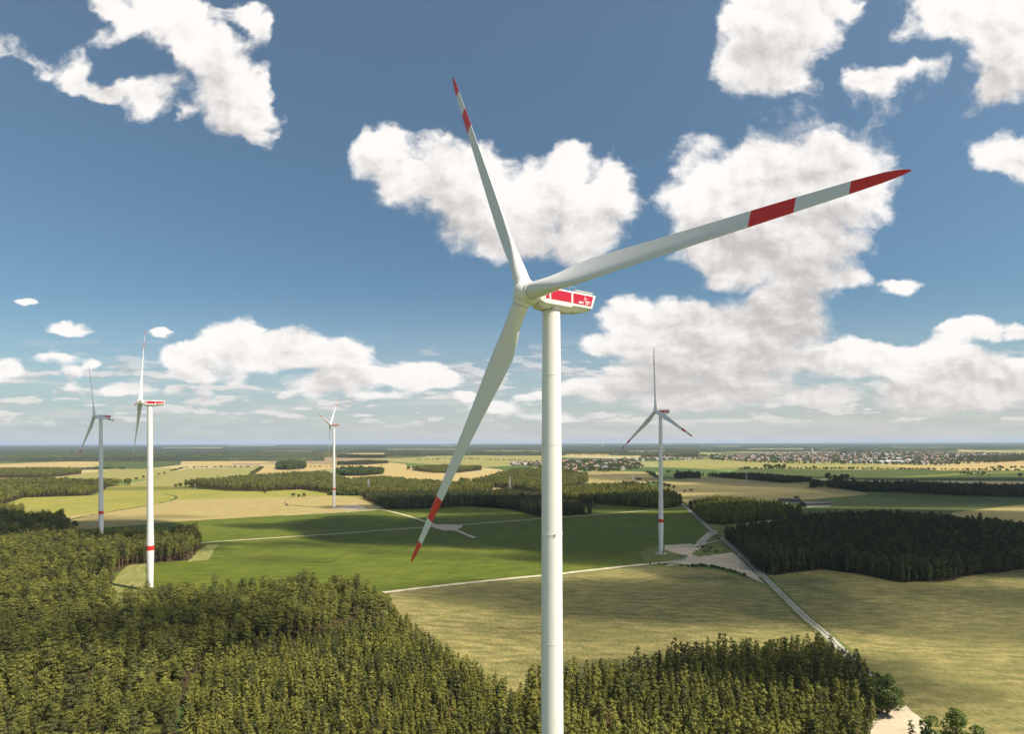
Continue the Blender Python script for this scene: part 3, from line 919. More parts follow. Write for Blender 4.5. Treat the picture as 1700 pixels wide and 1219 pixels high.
for key, poly, sp, protos, coll, hb, h, mc in STANDS:
    pts = fill(poly, sp)
    pts = pts[(np.hypot(*(pts - TOWER_XY).T) > 7.5)]
    if key == 'old':
        pts = pts[noise2(pts, 17, 5) > .16]
    else:
        pts = pts[noise2(pts, 9, 8) > .10]
    n = len(pts)
    s = h / hb * (1 + rng.normal(0, .14, n)) * (.80 + .40 * noise2(pts, 30, 3))
    if key == 'old':                       # shorter rows at the margin
        s *= np.where(pts[:, 1] < 330, .93, 1.0)
    wd = s * rng.uniform(.88, 1.24, n)
    wh = rng.integers(0, len(protos), n)
    ra = rng.uniform(0, 6.283, n)
    for i in range(n): cand.append((key, pts[i], s[i], wd[i], wh[i], ra[i], hb))
    flat('forest_floor', wobble(poly, .8, 6), .20 + .004 * len(cand) / 4000, M_floor)
pos = np.array([(c[1][0], c[1][1], c[2] * c[6] * .93) for c in cand])
tx, ty = proj(pos)
ok = (tx > 6) & (tx < 1694) & (ty < 1204) & ~((tx > 896) & (tx < 944))
dist = np.hypot(pos[:, 0], pos[:, 1])
order = np.where(ok)[0]
order = order[np.argsort(dist[order])][:300]
single = set(order.tolist())

near_mesh = {}
for key, protos, mc in (('old', OLD, M_pine), ('young', YOUNG, M_young), ('right', YOUNG, M_young)):
    near_mesh[key] = [pair('pine', g_, M_bark, M_dark if i == (3 if key == 'old' else 4) else mc) for i, g_ in enumerate(protos)]
rust_mesh = [bpy.data.meshes.new_from_object(bpy.data.objects.new('tmp', m[1])) for m in near_mesh['young'][:2]]
for m in rust_mesh: m.materials.clear(); m.materials.append(M_rust)

proto_pine = empty('pine_tree')
link('trunk', near_mesh['old'][0][0], proto_pine); link('crown', near_mesh['old'][0][1], proto_pine)
LAB = {'old': 'tall grey-green pine in the old stand along the lower left edge',
       'young': 'light green pine in the dense young plantation left of the big tower',
       'right': 'slim bright green pine in the plantation right of the big tower'}
GRP = {'old': 'old pines of the near forest', 'young': 'young plantation pines left of the tower', 'right': 'plantation pines right of the tower'}
rust_px = [(1155, 1190), (752, 1182), (1010, 1185)]
rust_lab = ['rust-brown dying pine among green ones, farthest right of the browned pines', 'rust-brown dying pine in the plantation left of the big tower', 'rust-brown dying pine just to the right of the big tower']
rust = {}
for (ax_, ay_), lb in zip(rust_px, rust_lab):
    k = min((i for i in order if i not in rust), key=lambda i: (tx[i] - ax_) ** 2 + (ty[i] - ay_) ** 2)
    rust[k] = lb
first = True
for i in order:
    key, p, s, wd, wh, ra, hb = cand[i]
    if first: t, first = proto_pine, False
    else:
        t = proto_pine.copy(); COL.objects.link(t)
        for ch in proto_pine.children[:2]:
            c = ch.copy(); COL.objects.link(c); c.parent = t
    t.location = (p[0], p[1], 0); t.rotation_euler = (0, 0, ra); t.scale = (wd, wd, s)
    for ch in t.children:
        trunk = ch.name.startswith('trunk')
        ch.data = near_mesh[key][wh][0 if trunk else 1]
        if i in rust and not trunk: ch.data = rust_mesh[wh % 2]
        elif i in rust: ch.data = near_mesh['young'][wh % 2][0]
    tag(t, rust.get(i, LAB[key]), 'pine tree', None if i in rust else GRP[key])
for key, poly, sp, protos, coll, hb, h, mc in STANDS:
    idx = [i for i, c in enumerate(cand) if c[0] == key and i not in single]
    scatter('pine_forest', [(*cand[i][1], 0) for i in idx], [(cand[i][3], cand[i][3], cand[i][2]) for i in idx], [cand[i][4] for i in idx], coll, [cand[i][5] for i in idx])

# ------------------------------------------------------------------ woods in the middle distance
def clipped(poly): return poly

W = [
 # near edge (ground), far edge (tree tops), height, spacing, kind
 ([(-60,842),(0,839),(40,826.5),(150,823.5),(180,808.5),(217,805)], [(217,798),(180,796),(130,795.5),(80,794),(0,795),(-60,795)], 14, 5.5, C_mid, 17),
 ([(-60,795),(0,794),(70,794),(135,788)], [(135,779),(100,776.5),(0,778),(-60,778)], 14, 6, C_mid, 17),
 ([(120,781),(160,780),(207,779)], [(207,775.5),(165,775),(110,777)], 10, 7, C_midk, 16),
 ([(307,809),(330,812),(380,816),(440,817),(500,813),(560,822),(600,824)], [(600,800),(548,786),(540,782),(480,785.5),(390,791),(320,797),(307,801)], 15, 5.2, C_mid, 17),
 ([(590,823),(640,846),(680,846),(740,843),(805,839),(850,846),(900,859),(955,856),(981,853)], [(981,841),(945,832),(900,818),(850,811),(800,812),(760,814),(700,815),(660,816),(600,816)], 13.5, 5.0, C_midk, 16),
 ([(597,822),(700,822),(760,818),(820,812),(815,808)], [(730,800),(690,795.5),(640,790),(600,792),(560,797)], 12, 5.5, C_midy, 13),
 ([(765,803),(820,810),(900,818),(940,812),(976,803)], [(976,786),(930,779),(880,777.5),(850,779),(800,793),(760,800)], 14, 5.2, C_mid, 17),
 ([(860,812),(900,822),(945,832),(985,842),(985,836)], [(985,812),(940,806),(900,803),(860,802)], 13, 5.2, C_mid, 17),
 ([(938,827),(1000,837),(1050,841.5),(1100,844.5),(1133,839)], [(1130,821),(1092,808),(1050,800.5),(1000,803.5),(935,808.5)], 15, 4.8, C_midy, 13),
 ([(1144,842),(1172,869),(1200,872),(1300,862),(1331,852)], [(1331,843),(1290,833),(1250,827.5),(1190,825.5),(1150,830)], 13, 4.6, C_midy, 13),
 ([(1203,892),(1253,946),(1282,956.5),(1370,946),(1440,956),(1500,969),(1570,966),(1600,959),(1640,953),(1700,946),(1850,930),(2000,930)], [(2000,872),(1800,870),(1700,866),(1590,857.5),(1520,852.5),(1450,848.5),(1380,851),(1330,855),(1260,866),(1207,876)], 14.5, 4.6, C_midk, 16),
 ([(1165,791.5),(1250,798),(1300,803),(1347,801)], [(1347,792),(1320,789.5),(1250,785.5),(1165,785.5)], 12, 6, C_midk, 16),
 ([(1345,806),(1420,816),(1500,818),(1600,824),(1700,826),(1850,828)], [(1850,808),(1700,806),(1600,802),(1520,800),(1430,799),(1385,797),(1345,801)], 15, 5.5, C_midk, 16),
 ([(1119,794.5),(1163,795)], [(1163,784),(1140,782.5),(1119,785)], 16, 6, C_midk, 16),
 ([(676,779),(690,782.5),(720,786.5),(760,785.5),(800,781)], [(800,773.5),(740,772),(700,774),(676,775)], 14, 6, C_mid, 17),
 ([(556,790),(600,791),(636,788)], [(636,779),(600,777),(556,779)], 13, 6.5, C_leafy, 12),
 ([(460,780.5),(480,781),(506,779)], [(506,769),(480,768),(460,770)], 16, 7, C_leafy, 12),
 ([(560,773.5),(610,772.5),(645,770)], [(645,765),(610,764),(560,766)], 12, 8, C_midk, 16),
 ([(560,761),(640,760.5)], [(640,755),(560,754.5)], 16, 10, C_midk, 16),
]
for near, far_, h, sp, coll, hb in W:
    woods(edge(near, far_, h), sp, coll, h, .2, 4 if coll is not C_bright else 3, .30 if coll is C_leafy else .15, hb, 'distant_wood' if near[0][1] < 800 else 'wood')
# pale young growth and scrub
woods(gp([(545,823),(560,800),(600,806),(600,824)]), 5.5, C_bright, 8, .3, 3, .25, 8.0, 'scrub')
woods(gp([(740,806),(815,809),(770,813),(720,808),(700,800)]), 6, C_bright, 8, .3, 3, .25, 8.0, 'scrub')


def hedge(px, h, step, width, coll, hb, np_=4, name='hedgerow', skip=.1):
    pts = [np.array(p[:2]) for p in gp(px)]
    out = []
    for a, b in zip(pts[:-1], pts[1:]):
        k = max(1, int(np.linalg.norm(b - a) / step))
        for j in range(k):
            if rng.random() > skip: out.append(a + (b - a) * (j + rng.random()) / k + rng.normal(0, width, 2))
    n = len(out)
    s = h / hb * rng.uniform(.55, 1.3, n)
    scatter(name, [(*p, 0) for p in out], np.column_stack([s * rng.uniform(.9, 1.4, n), s * rng.uniform(.9, 1.4, n), s]), rng.integers(0, np_, n), coll)


hedge([(1222,779.5),(1300,779.5),(1420,780),(1560,781),(1700,783)], 8, 5, 5, C_leafy, 12)
hedge([(1270,778.5),(1302,778.5)], 15, 5, 3, C_leafy, 12)
hedge([(1235,779),(1245,779)], 13, 5, 3, C_leafy, 12)
hedge([(1340,779.5),(1375,779.5)], 12, 12, 3, C_leafy, 12)
hedge([(305,777.5),(360,777),(425,776.5)], 7, 7, 4, C_leafy, 12)
hedge([(418,790),(434,777.5)], 8, 7, 5, C_leafy, 12)
hedge([(283,783),(303,778.5)], 6, 6, 3, C_leafy, 12)
hedge([(1077,786),(1092,795)], 8, 7, 5, C_leafy, 12)
hedge([(1067,803.5),(1095,805),(1122,812)], 7, 6, 5, C_leafy, 12)
hedge([(1100,786),(1122,786)], 9, 7, 4, C_leafy, 12)
hedge([(1380,799),(1415,799)], 17, 7, 5, C_leafy, 12)
hedge([(1593,788),(1640,791)], 10, 9, 5, C_leafy, 12)
hedge([(1640,779),(1690,778),(1720,779)], 10, 9, 8, C_leafy, 12)
hedge([(230,766.5),(300,764.5),(330,766)], 8, 16, 6, C_leafy, 12, skip=.4)
hedge([(500,776.5),(560,776),(600,775.5)], 7, 12, 6, C_leafy, 12)
hedge([(690,765),(760,762),(800,764),(905,768)], 9, 14, 12, C_leafy, 12, skip=.4)
hedge([(1140,941.5),(1165,941),(1190,944.5),(1212,950),(1236,958)], 2.2, .7, 1.0, C_leafy, 12, name='bushes')
hedge([(1072,938),(1110,938.5),(1140,941)], 1.4, .9, 1.0, C_leafy, 12, name='bushes')
hedge([(1159,913),(1168,907),(1180,911),(1170,919),(1205,917)], 1.8, 2.0, 1.6, C_leafy, 12, name='bushes')
hedge([(1190,889),(1196,897)], 1.8, 1.8, 1.2, C_leafy, 12, name='bushes')

# ------------------------------------------------------------------ the far forest and farmland up to the horizon
STRIPS = [(575,690,752.4,755.6), (430,520,748.3,750.0), (640,760,745.8,747.4), (800,905,748.8,751), (1040,1105,749,752.4), (1105,1190,757.2,760.6), (1480,1570,744.4,746), (1240,1335,746.3,748),
          (1590,1720,748.8,751), (938,1015,753.8,756.8), (270,370,742.4,743.6), (1160,1230,742.2,743.4), (30,120,749.5,751), (700,790,757.6,760.4)]
for k, (x0, x1, y0, y1) in enumerate(STRIPS):
    flat('wheat_field' if k % 3 else 'barley_field', wobble(gp([(x0, y1), (x1, y1 - .3), (x1 - 12, y0), (x0 + 9, y0 + .3)]), 8, 120), .95 + k * .01, (M_ripe, M_pale, M_tan)[k % 3])


def far_canopy():
    rows = 150
    dd = 3650 * (46000 / 3650) ** (np.arange(rows) / (rows - 1)) * .95
    pxs = np.arange(-160, 1861, 4.0)
    X = (pxs - CX) / F
    V = np.zeros((rows, len(pxs), 3))
    for i, d in enumerate(dd):
        V[i, :, 0] = X * d; V[i, :, 1] = d
    P = V.reshape(-1, 3)
    y = HY + CAM_H * F / P[:, 1]
    px = CX + F * P[:, 0] / P[:, 1]
    st = np.column_stack([P[:, 0] / 2.4, P[:, 1]])
    n = .55 * noise2(st, 900, 1) + .3 * noise2(st, 380, 2) + .15 * noise2(st, 160, 4)
    thr = np.full(len(P), .46)
    left = px < 540
    thr[left & (y < 764.3)] = np.where(y[left & (y < 764.3)] < 757, .27, -.1)
    thr[left & (y < 747) & (y > 743)] = .38
    thr[(px >= 540) & (px < 780)] = np.where(y[(px >= 540) & (px < 780)] < 757.5, .36, 2)
    mid = (px >= 780) & (px < 1160)
    thr[mid] = np.where(y[mid] < 757, .40, 2)
    town = px >= 1160
    thr[town] = np.where(y[town] < 751.5, .36, 2)
    thr[(y < 741)] = .34
    z = 12.5 + 5 * rng.random(len(P)) + 3 * noise2(st, 120, 6)
    P[:, 2] = np.where(n > thr, z, -6.0)
    for x0, x1, y0, y1 in STRIPS:
        P[(px > x0) & (px < x1) & (y > y0 - .25) & (y < y1 + .9), 2] = -6.0
    keep_cut = y > 765.2
    P[:, 2] = np.where(keep_cut, -6.0, P[:, 2])
    c = len(pxs)
    i, j = np.meshgrid(np.arange(rows - 1), np.arange(c - 1), indexing='ij')
    a = (i * c + j).ravel()
    Fq = np.stack([a, a + 1, a + c + 1, a + c], 1)
    zz = P[:, 2]
    keep = (zz[Fq] > 0).any(1)
    me = bpy.data.meshes.new('far_forest')
    used = np.unique(Fq[keep]); remap = np.full(len(P), -1); remap[used] = np.arange(len(used))
    me.from_pydata(P[used].tolist(), [], remap[Fq[keep]].tolist())
    m, t = new_mat('far_canopy')
    pos = t.n('ShaderNodeNewGeometry').outputs['Position']
    k = t.ramp(t.noise(pos, 1 / 45.0, 4, .7), .3, .7)
    k2 = t.ramp(t.noise(pos, 1 / 500.0, 3, .6), .35, .65)
    k3 = t.ramp(t.noise(t.vec('MULTIPLY', pos, (1 / 1100.0, 1 / 2600.0, 0)), 1.0, 4, .65), .38, .62)
    k4 = t.ramp(t.noise(t.vec('MULTIPLY', pos, (1 / 160.0, 1 / 420.0, 0)), 1.0, 3, .6), .40, .62)
    col = t.mix(k, (.022, .032, .016), (.085, .092, .034))
    col = t.mix(t.math('MULTIPLY', k2, .5), col, (.105, .112, .044))
    col = t.mix(t.math('MULTIPLY', k3, .75), col, (.026, .036, .020))
    col = t.mix(t.math('MULTIPLY', k4, .45), col, (.020, .030, .016))
    finish(t, col, .95, .05)
    me.materials.append(m)
    tag(link('far_forest', me), kind='stuff')


far_canopy()
# front rows of the far forest as clumps of trees
pts = fill(edge([(-160,766),(0,765.5),(300,762),(567,760.3)], [(567,753),(300,755),(0,757),(-160,757)], 14), 27)
n = len(pts)
s = rng.uniform(.75, 1.2, n)
scatter('distant_wood', np.column_stack([pts, np.zeros(n)]), np.column_stack([s * 1.3, s * 1.3, s]), rng.integers(0, 4, n), C_patch)
for near, far_, sp in (([(640,760),(700,758.5),(770,757)], [(770,750),(640,750)], 34), ([(1590,765),(1640,769),(1700,767),(1800,767)], [(1800,755),(1590,757)], 30), ([(780,757),(900,756),(1160,757)], [(1160,749),(780,749)], 60),
                       ([(1065,761),(1150,760.5),(1190,758.5)], [(1190,755),(1065,755.5)], 34)):
    pts = fill(edge(near, far_, 14), sp); n = len(pts); s = rng.uniform(.7, 1.2, n)
    scatter('distant_wood', np.column_stack([pts, np.zeros(n)]), np.column_stack([s * 1.3, s * 1.3, s]), rng.integers(0, 4, n), C_patchk)

# ------------------------------------------------------------------ single trees and bushes
leafy_meshes = [pair('broadleaf', leafy_geo(12, .16, 4.6, 600 + i, 1100, .85, 9), M_bark_grey, M_leafy) for i in range(3)]
big_leafy = pair('broadleaf', leafy_geo(20, .10, 6.4, 620, 3800, .95, 13), M_bark_grey, M_leafy)
bright_meshes = [pair('broadleaf', leafy_geo(12, .06, 3.6, 640 + i, 1500, .7, 9), M_bark_grey, M_bright) for i in range(2)]


def lone(name, pxy, h, meshes, label, cat, hb=12.0, wide=1.0, group=None):
    p = G(*pxy)
    t = empty(name, (p[0], p[1], 0), rng.uniform(0, 6.28))
    s = h / hb
    t.scale = (s * wide, s * wide, s)
    link('trunk', meshes[0], t); link('crown', meshes[1], t)
    return tag(t, label, cat, group)


lone('broadleaf_tree', (1474,1192), 17, big_leafy, 'big dark green broadleaf tree beside the sandy patch at lower right', 'tree', 20)
lone('broadleaf_tree', (1548,1262), 15, bright_meshes[0], 'bright green bushy tree at the bottom right edge, left one', 'tree')
lone('broadleaf_tree', (1586,1258), 17, bright_meshes[1], 'bright green bushy tree at the bottom right edge, taller middle one', 'tree')
lone('broadleaf_tree', (1622,1275), 14, bright_meshes[0], 'bright green bushy tree at the bottom right edge, right one', 'tree')
lone('pine_tree', (1513,1250), 11, near_mesh['right'][2], 'small lone pine at the bottom edge in front of the sandy patch', 'pine tree', 12)
lone('broadleaf_tree', (292,811), 11, leafy_meshes[0], 'dark tree in the yellow field, left one of a pair beside the wood', 'tree')
lone('broadleaf_tree', (299.5,811), 13, leafy_meshes[1], 'dark tree in the yellow field, right one of a pair beside the wood', 'tree')
lone('bush', (440,821.5), 9, leafy_meshes[2], 'single dark bush at the foot of the wood in the tan field', 'bush', 12, 1.0)
lone('broadleaf_tree', (124,881), 12, leafy_meshes[1], 'single dark tree at the corner of the left forest by the tan field', 'tree', 12, .8)
for (x, y), h, lb in [((263,790.5), 9, 'round tree on the field edge, left one of the two nearest the second tower'), ((273,788), 9, 'round tree on the field edge, right one of the two nearest the second tower'), ((238,795.5), 10, 'round tree between two pale fields just left of the second tower'), ((226,798.5), 10, 'round tree at the tip of the left wood among pale fields')]:
    lone('broadleaf_tree', (x, y), h, leafy_meshes[int(x) % 3], lb, 'tree', 12, 1.2)
lone('broadleaf_tree', (1322,833.5), 11, leafy_meshes[0], 'round dark tree between the two dark-roofed sheds', 'tree', 12, 1.25)
lone('bush', (1137,818.5), 6, leafy_meshes[1], 'low bush in the tan field, left one of two', 'bush', 12, 1.6)
lone('bush', (1147.5,818), 8, leafy_meshes[2], 'low bush in the tan field, right one of two', 'bush', 12, 1.5)
lone('broadleaf_tree', (1694,794), 14, leafy_meshes[1], 'dark tree in the green field at the right edge', 'tree', 12, 1.3)
lone('broadleaf_tree', (377,767.5), 17, leafy_meshes[0], 'dark tree beside the long farm sheds at left', 'tree', 12, 1.3)
lone('broadleaf_tree', (633,775), 9, leafy_meshes[2], 'tiny lone tree in the ripe wheat beyond the woods', 'tree', 12, 1.2)

# ------------------------------------------------------------------ wind turbines
M_white = mat_paint('white_paint', (.80, .775, .75))
M_blade = mat_paint('blade_paint', (.74, .725, .705), .28)
M_red = mat_paint('red_paint', (.72, .036, .022), .34)
M_panel = mat_paint('panel_red', (.52, .010, .038), .34)
M_letter = mat_paint('letter_white', (.85, .85, .84))
M_grey = mat_plain('seal_grey', (.22, .22, .21), .6)
M_dark = mat_plain('vent_dark', (.04, .04, .045), .6)
M_conc = mat_plain('concrete', (.42, .40, .37), .9, .1, .2, .8)
M_seam = mat_plain('flange_seam', (.62, .61, .59), .6)
M_lamp = mat_plain('lamp_glass', (.30, .05, .04), .2, .5)

M_steel0 = mat_plain('rail_steel', (.55, .56, .56), .5)
HUB_H, OVER = 137.0, 6.1


def tower_mesh(top, band0=30.0):
    prof = [(-0.4, 1.80), (band0, 2.47), (band0 + .001, 2.47), (band0 + 3.4, 2.44), (band0 + 3.401, 2.44)]
    z = [52, 70, 90, 107, 120, top]
    r = [2.12, 2.02, 1.94, 1.86, 1.78, 1.66]
    mats = [0, 0, 1, 1]
    for a, b in zip(z, r):
        if a < top:                                  # a faint welded flange seam
            prof += [(a - .06, b + .004), (a - .05, b + .030), (a + .05, b + .030), (a + .06, b + .004)]; mats += [0, 0, 2, 0] if False else [0, 0, 0, 0]
        else: prof += [(a, b)]; mats += [0]
    seam = [1 if abs(prof[i + 1][0] - prof[i][0]) < .11 and abs(prof[i][1] - prof[i + 1][1]) < .002 and prof[i][0] > 40 else 0 for i in range(len(prof) - 1)]
    mats = [2 if seam[i] else 1 if (band0 <= prof[i][0] < band0 + 3.39) else 0 for i in range(len(prof) - 1)]
    mb = MB(); mb.lathe(prof, 72, 'Z', mats=mats)
    me = mb.mesh('tower', [M_white, M_red, M_seam]); smooth_by_angle(me, 30)
    return me


def blade_mesh():
    rs = np.concatenate([[1.75, 2.2, 3.0, 4.0, 5.2, 6.6, 8.2, 10, 12, 14, 16.5, 19, 22, 25, 28, 32, 36, 40, 43.5, 45.6], [45.61, 48.5, 51.3], [51.31, 54.3, 57.3], [57.31, 59, 60.5, 61.6, 62.3, 62.75, 63.0]])
    ch = np.interp(rs, [1.7, 3, 8, 12, 16.5, 22, 30, 40, 50, 57.3, 60.5, 62, 63], [3.0, 3.05, 4.1, 4.65, 4.45, 3.90, 3.15, 2.5, 1.95, 1.5, 1.15, .78, .2])
    th = np.interp(rs, [1.7, 3, 8, 12, 20, 30, 45, 63], [1.0, 1.0, .62, .42, .29, .23, .19, .16])
    tw = np.radians(np.interp(rs, [1.7, 8, 12, 20, 30, 45, 63], [19, 19, 17, 11.5, 7, 3.5, 1]) + PITCH)
    bl = np.clip((rs - 2.6) / (12 - 2.6), 0, 1); bl = bl * bl * (3 - 2 * bl)
    n = 40
    V = []
    for r, c, t_, b, m in zip(rs, ch, th, tw, bl):
        for k in range(n):
            a = 2 * math.pi * k / n
            xc = (1 - math.cos(a)) / 2
            yt = 5 * t_ * (.2969 * math.sqrt(xc) - .126 * xc - .3516 * xc ** 2 + .2843 * xc ** 3 - .1036 * xc ** 4)
            cam_ = .10 * t_ * 4 * xc * (1 - xc) * .9
            af = ((.32 - xc) * c, (yt * (1 if a < math.pi else -1) * .62 + cam_) * c)
            D0 = 3.0
            ci = (.5 * D0 * math.cos(a), .5 * D0 * math.sin(a))
            y, tt = ci[0] * (1 - m) + af[0] * m, ci[1] * (1 - m) + af[1] * m
            # chord line points with the turn of the rotor, suction side downwind
            V.append((y * math.sin(b) - tt * math.cos(b), y * math.cos(b) + tt * math.sin(b), r))
    f, mi = [], []
    for i in range(len(rs) - 1):
        rm = (rs[i] + rs[i + 1]) / 2
        red = 45.605 < rm < 51.305 or rm > 57.305
        for k in range(n):
            f.append((i * n + k, i * n + (k + 1) % n, (i + 1) * n + (k + 1) % n, (i + 1) * n + k)); mi.append(1 if red else 0)
    f.append(tuple(range(n))[::-1]); mi.append(0)
    L = (len(rs) - 1) * n
    f.append(tuple(range(L, L + n))); mi.append(0 if False else 1)
    me = mesh('blade', V, f, [M_blade, M_red], mi)
    smooth_by_angle(me, 50)
    return me


PITCH = 6.0
ME_tower = tower_mesh(HUB_H - 2.5)
ME_tower_main = tower_mesh(134.73 - 2.5)
ME_blade = blade_mesh()

mb = MB()   # hub with nose, axis along +X (upwind), centred on the blade axes
mb.lathe([(-2.0, 1.75), (-1.9, 1.95), (-1.0, 2.12), (0.2, 2.16), (1.0, 2.0), (1.5, 1.72), (1.95, 1.22), (2.22, .66), (2.32, .02)], 56, 'X')
ME_hub = mb.mesh('hub', [M_white]); smooth_by_angle(ME_hub, 40)
mb = MB()
mb.lathe([(1.45, 1.72), (1.95, 1.70), (2.12, 1.66), (2.13, 1.50)], 48, 'Z')
ME_collar = mb.mesh('blade_collar', [M_white]); smooth_by_angle(ME_collar, 40)
mb = MB()
mb.lathe([(2.13, 1.53), (2.22, 1.53)], 48, 'Z')
ME_seal = mb.mesh('root_seal', [M_grey]); smooth_by_angle(ME_seal, 40)


def nacelle_mesh():
    # (t behind the hub, half width top, top z, half width side, shoulder z, half width belly, belly z)
    st = [(2.2, 1.35, 1.0, 1.6, -1.2, 1.0, -1.9), (3.0, 1.85, 1.22, 2.0, -1.70, 1.15, -2.45), (6.0, 1.9, 1.26, 2.02, -1.72, 1.2, -2.62), (9.55, 1.9, 1.28, 2.02, -1.70, 1.2, -2.62),
          (9.60, 1.88, 1.28, 2.0, -1.38, 1.2, -2.42), (12.2, 1.88, 1.29, 2.0, -1.36, 1.15, -2.25), (14.55, 1.86, 1.30, 1.98, -1.34, 1.0, -1.75)]
    V, f = [], []
    for t_, wt, zt, ws, zs, wb, zb in st:
        V += [(-t_, -wt, zt), (-t_, -ws, zt - .22), (-t_, -ws, zs), (-t_, -wb, zb), (-t_, wb, zb), (-t_, ws, zs), (-t_, ws, zt - .22), (-t_, wt, zt)]
    # rear end raked: the top reaches further back
    V += [(-15.75, -1.86, 1.31), (-15.68, -1.98, 1.09), (-14.75, -1.98, -1.32), (-14.6, -1.0, -1.7), (-14.6, 1.0, -1.7), (-14.75, 1.98, -1.32), (-15.68, 1.98, 1.09), (-15.75, 1.86, 1.31)]
    m = len(st) + 1
    for i in range(m - 1):
        for k in range(8):
            f.append((i * 8 + k, i * 8 + (k + 1) % 8, (i + 1) * 8 + (k + 1) % 8, (i + 1) * 8 + k))
    f.append(tuple(range(8))[::-1]); f.append(tuple(range((m - 1) * 8, m * 8)))
    me = mesh('nacelle', V, f, [M_white])
    smooth_by_angle(me, 20)
    return me


def panel_mesh(side, pts, thick=.03):
    """A coloured panel on the side wall: outline in (t, z)."""
    bm = bmesh.new()
    vs = [bm.verts.new((-t_, side * 2.012, z)) for t_, z in pts]
    vo = [bm.verts.new((-t_, side * (2.012 + thick), z)) for t_, z in pts]
    n = len(pts)
    bm.faces.new(vs); bm.faces.new(vo[::-1])
    for i in range(n): bm.faces.new((vs[i], vo[i], vo[(i + 1) % n], vs[(i + 1) % n]))
    bmesh.ops.recalc_face_normals(bm, faces=bm.faces)
    me = bpy.data.meshes.new('side_panel'); bm.to_mesh(me); bm.free()
    me.materials.append(M_panel)
    return me


def text_mesh(body, size, extrude, shear=0.0, weight=.0):
    cu = bpy.data.curves.new('lettering', 'FONT')
    cu.body = body; cu.size = size; cu.extrude = extrude; cu.shear = shear; cu.offset = weight
    cu.align_x = 'LEFT'
    o = bpy.data.objects.new('lettering', cu); COL.objects.link(o)
    bpy.context.view_layer.update()
    me = bpy.data.meshes.new_from_object(o.evaluated_get(bpy.context.evaluated_depsgraph_get()))
    bpy.data.objects.remove(o); me.name = 'lettering'
    me.materials.clear(); me.materials.append(M_letter)
    return me


ME_nac = nacelle_mesh()
PAN = [[(3.15, -.88), (3.95, -.88), (3.95, .98), (3.15, .98)], [(4.35, -.90), (9.35, -.90), (9.35, 1.0), (4.35, 1.0)], [(9.85, -.90), (14.40, -.90), (15.02, 1.0), (9.85, 1.0)]]
ME_pan = {(s_, i): panel_mesh(s_, p) for s_ in (-1, 1) for i, p in enumerate(PAN)}
ME_text = [text_mesh('eno', .80, .012, .28, .02), text_mesh('126', .92, .012, .28, .03)]
mb = MB()   # little rotor emblem
for k in range(3):
    a = R(90 + 16 + 120 * k)
    dx, dy = math.cos(a), math.sin(a)
    L_ = .62
    mb.add([(-dy * .05, dx * .05, .012), (dx * .25 - dy * .085, dy * .25 + dx * .085, .012), (dx * L_, dy * L_, .012), (dx * .25 + dy * .03, dy * .25 - dx * .03, .012), (dy * .05, -dx * .05, .012)], [(0, 4, 3, 2, 1)])
mb.add([(-.035, 0, .012), (.035, 0, .012), (.05, -.72, .012), (-.05, -.72, .012)], [(0, 3, 2, 1)])
ME_emblem = mb.mesh('emblem', [M_letter])
mb = MB()
mb.box((-13.0, 0, 1.50), (4.0, 3.0, .45)); mb.box((-13.1, 0, 1.77), (4.5, 3.4, .09)); mb.box((-8.0, 0, 1.36), (3.0, 2.4, .16))
ME_cool = mb.mesh('roof_cooler', [M_white]); smooth_by_angle(ME_cool, 20)
mb = MB()
for (x, y, h) in ((-12.3, 1.2, 1.15), (-14.6, 1.0, 1.0), (-14.6, -1.0, 1.0)):
    mb.tube((x, y, 1.80), (x, y, 1.80 + h), .035, .03, 6)
    mb.box((x, y, 1.80 + h), (.34, .07, .07)); mb.tube((x - .17, y, 1.80 + h), (x - .17, y, 2.0 + h), .05, .05, 6)
ME_mast = mb.mesh('wind_mast', [M_grey])
mb = MB()
for s_ in (-1, 1):
    mb.tube((-3.4, s_ * 1.7, 2.25), (-10.6, s_ * 1.7, 2.27), .035, .035, 5)
    for x in np.linspace(-3.4, -10.6, 6): mb.tube((x, s_ * 1.7, 1.2), (x, s_ * 1.7, 2.27), .035, .035, 5)
ME_rail = mb.mesh('roof_rail', [M_steel0])
mb = MB()
for k in range(6): mb.box((-15.25 + .13 * k, 0, .55 - .28 * k), (.06, 2.6, .12))
ME_vent = mb.mesh('vent', [M_dark])
mb = MB()
for s_ in (-1, 1):
    for t_ in (4.15, 9.6): mb.box((-t_, s_ * 2.017, -.25), (.045, .02, 2.6))
    mb.box((-6.9, s_ * 2.017, -1.15), (5.4, .02, .035))
ME_seams = mb.mesh('seam', [M_seam])
mb = MB(); mb.lathe([(0, 1.66), (0, 1.85), (.35, 1.85), (.35, 1.66)], 56, 'Z', caps=False)
ME_yaw = mb.mesh('yaw_ring', [M_grey])
mb = MB(); mb.lathe([(-.05, 1.95), (-.045, 2.005), (.045, 2.005), (.05, 1.95)], 64, 'Z', caps=False)
ME_ring = mb.mesh('flange_ring', [M_letter])
mb = MB(); mb.box((2.02, 0, .0), (.20, .16, .30)); mb.tube((2.06, 0, .15), (2.06, 0, .30), .07, .06, 8, 1)
ME_light = mb.mesh('marker_light', [M_grey, M_lamp])
mb = MB(); mb.box((2.62, 0, 2.6), (.18, 1.05, 2.3)); mb.box((3.0, 0, 1.30), (1.1, 1.4, .12)); mb.box((3.9, 0, .62), (1.5, 1.2, 1.25))
ME_door = mb.mesh('tower_door', [M_grey])
mb = MB(); mb.lathe([(-.3, 5.6), (.28, 5.5), (.42, 5.2), (.45, 2.5)], 48, 'Z', caps=False)
ME_base = mb.mesh('foundation', [M_conc]); smooth_by_angle(ME_base, 30)


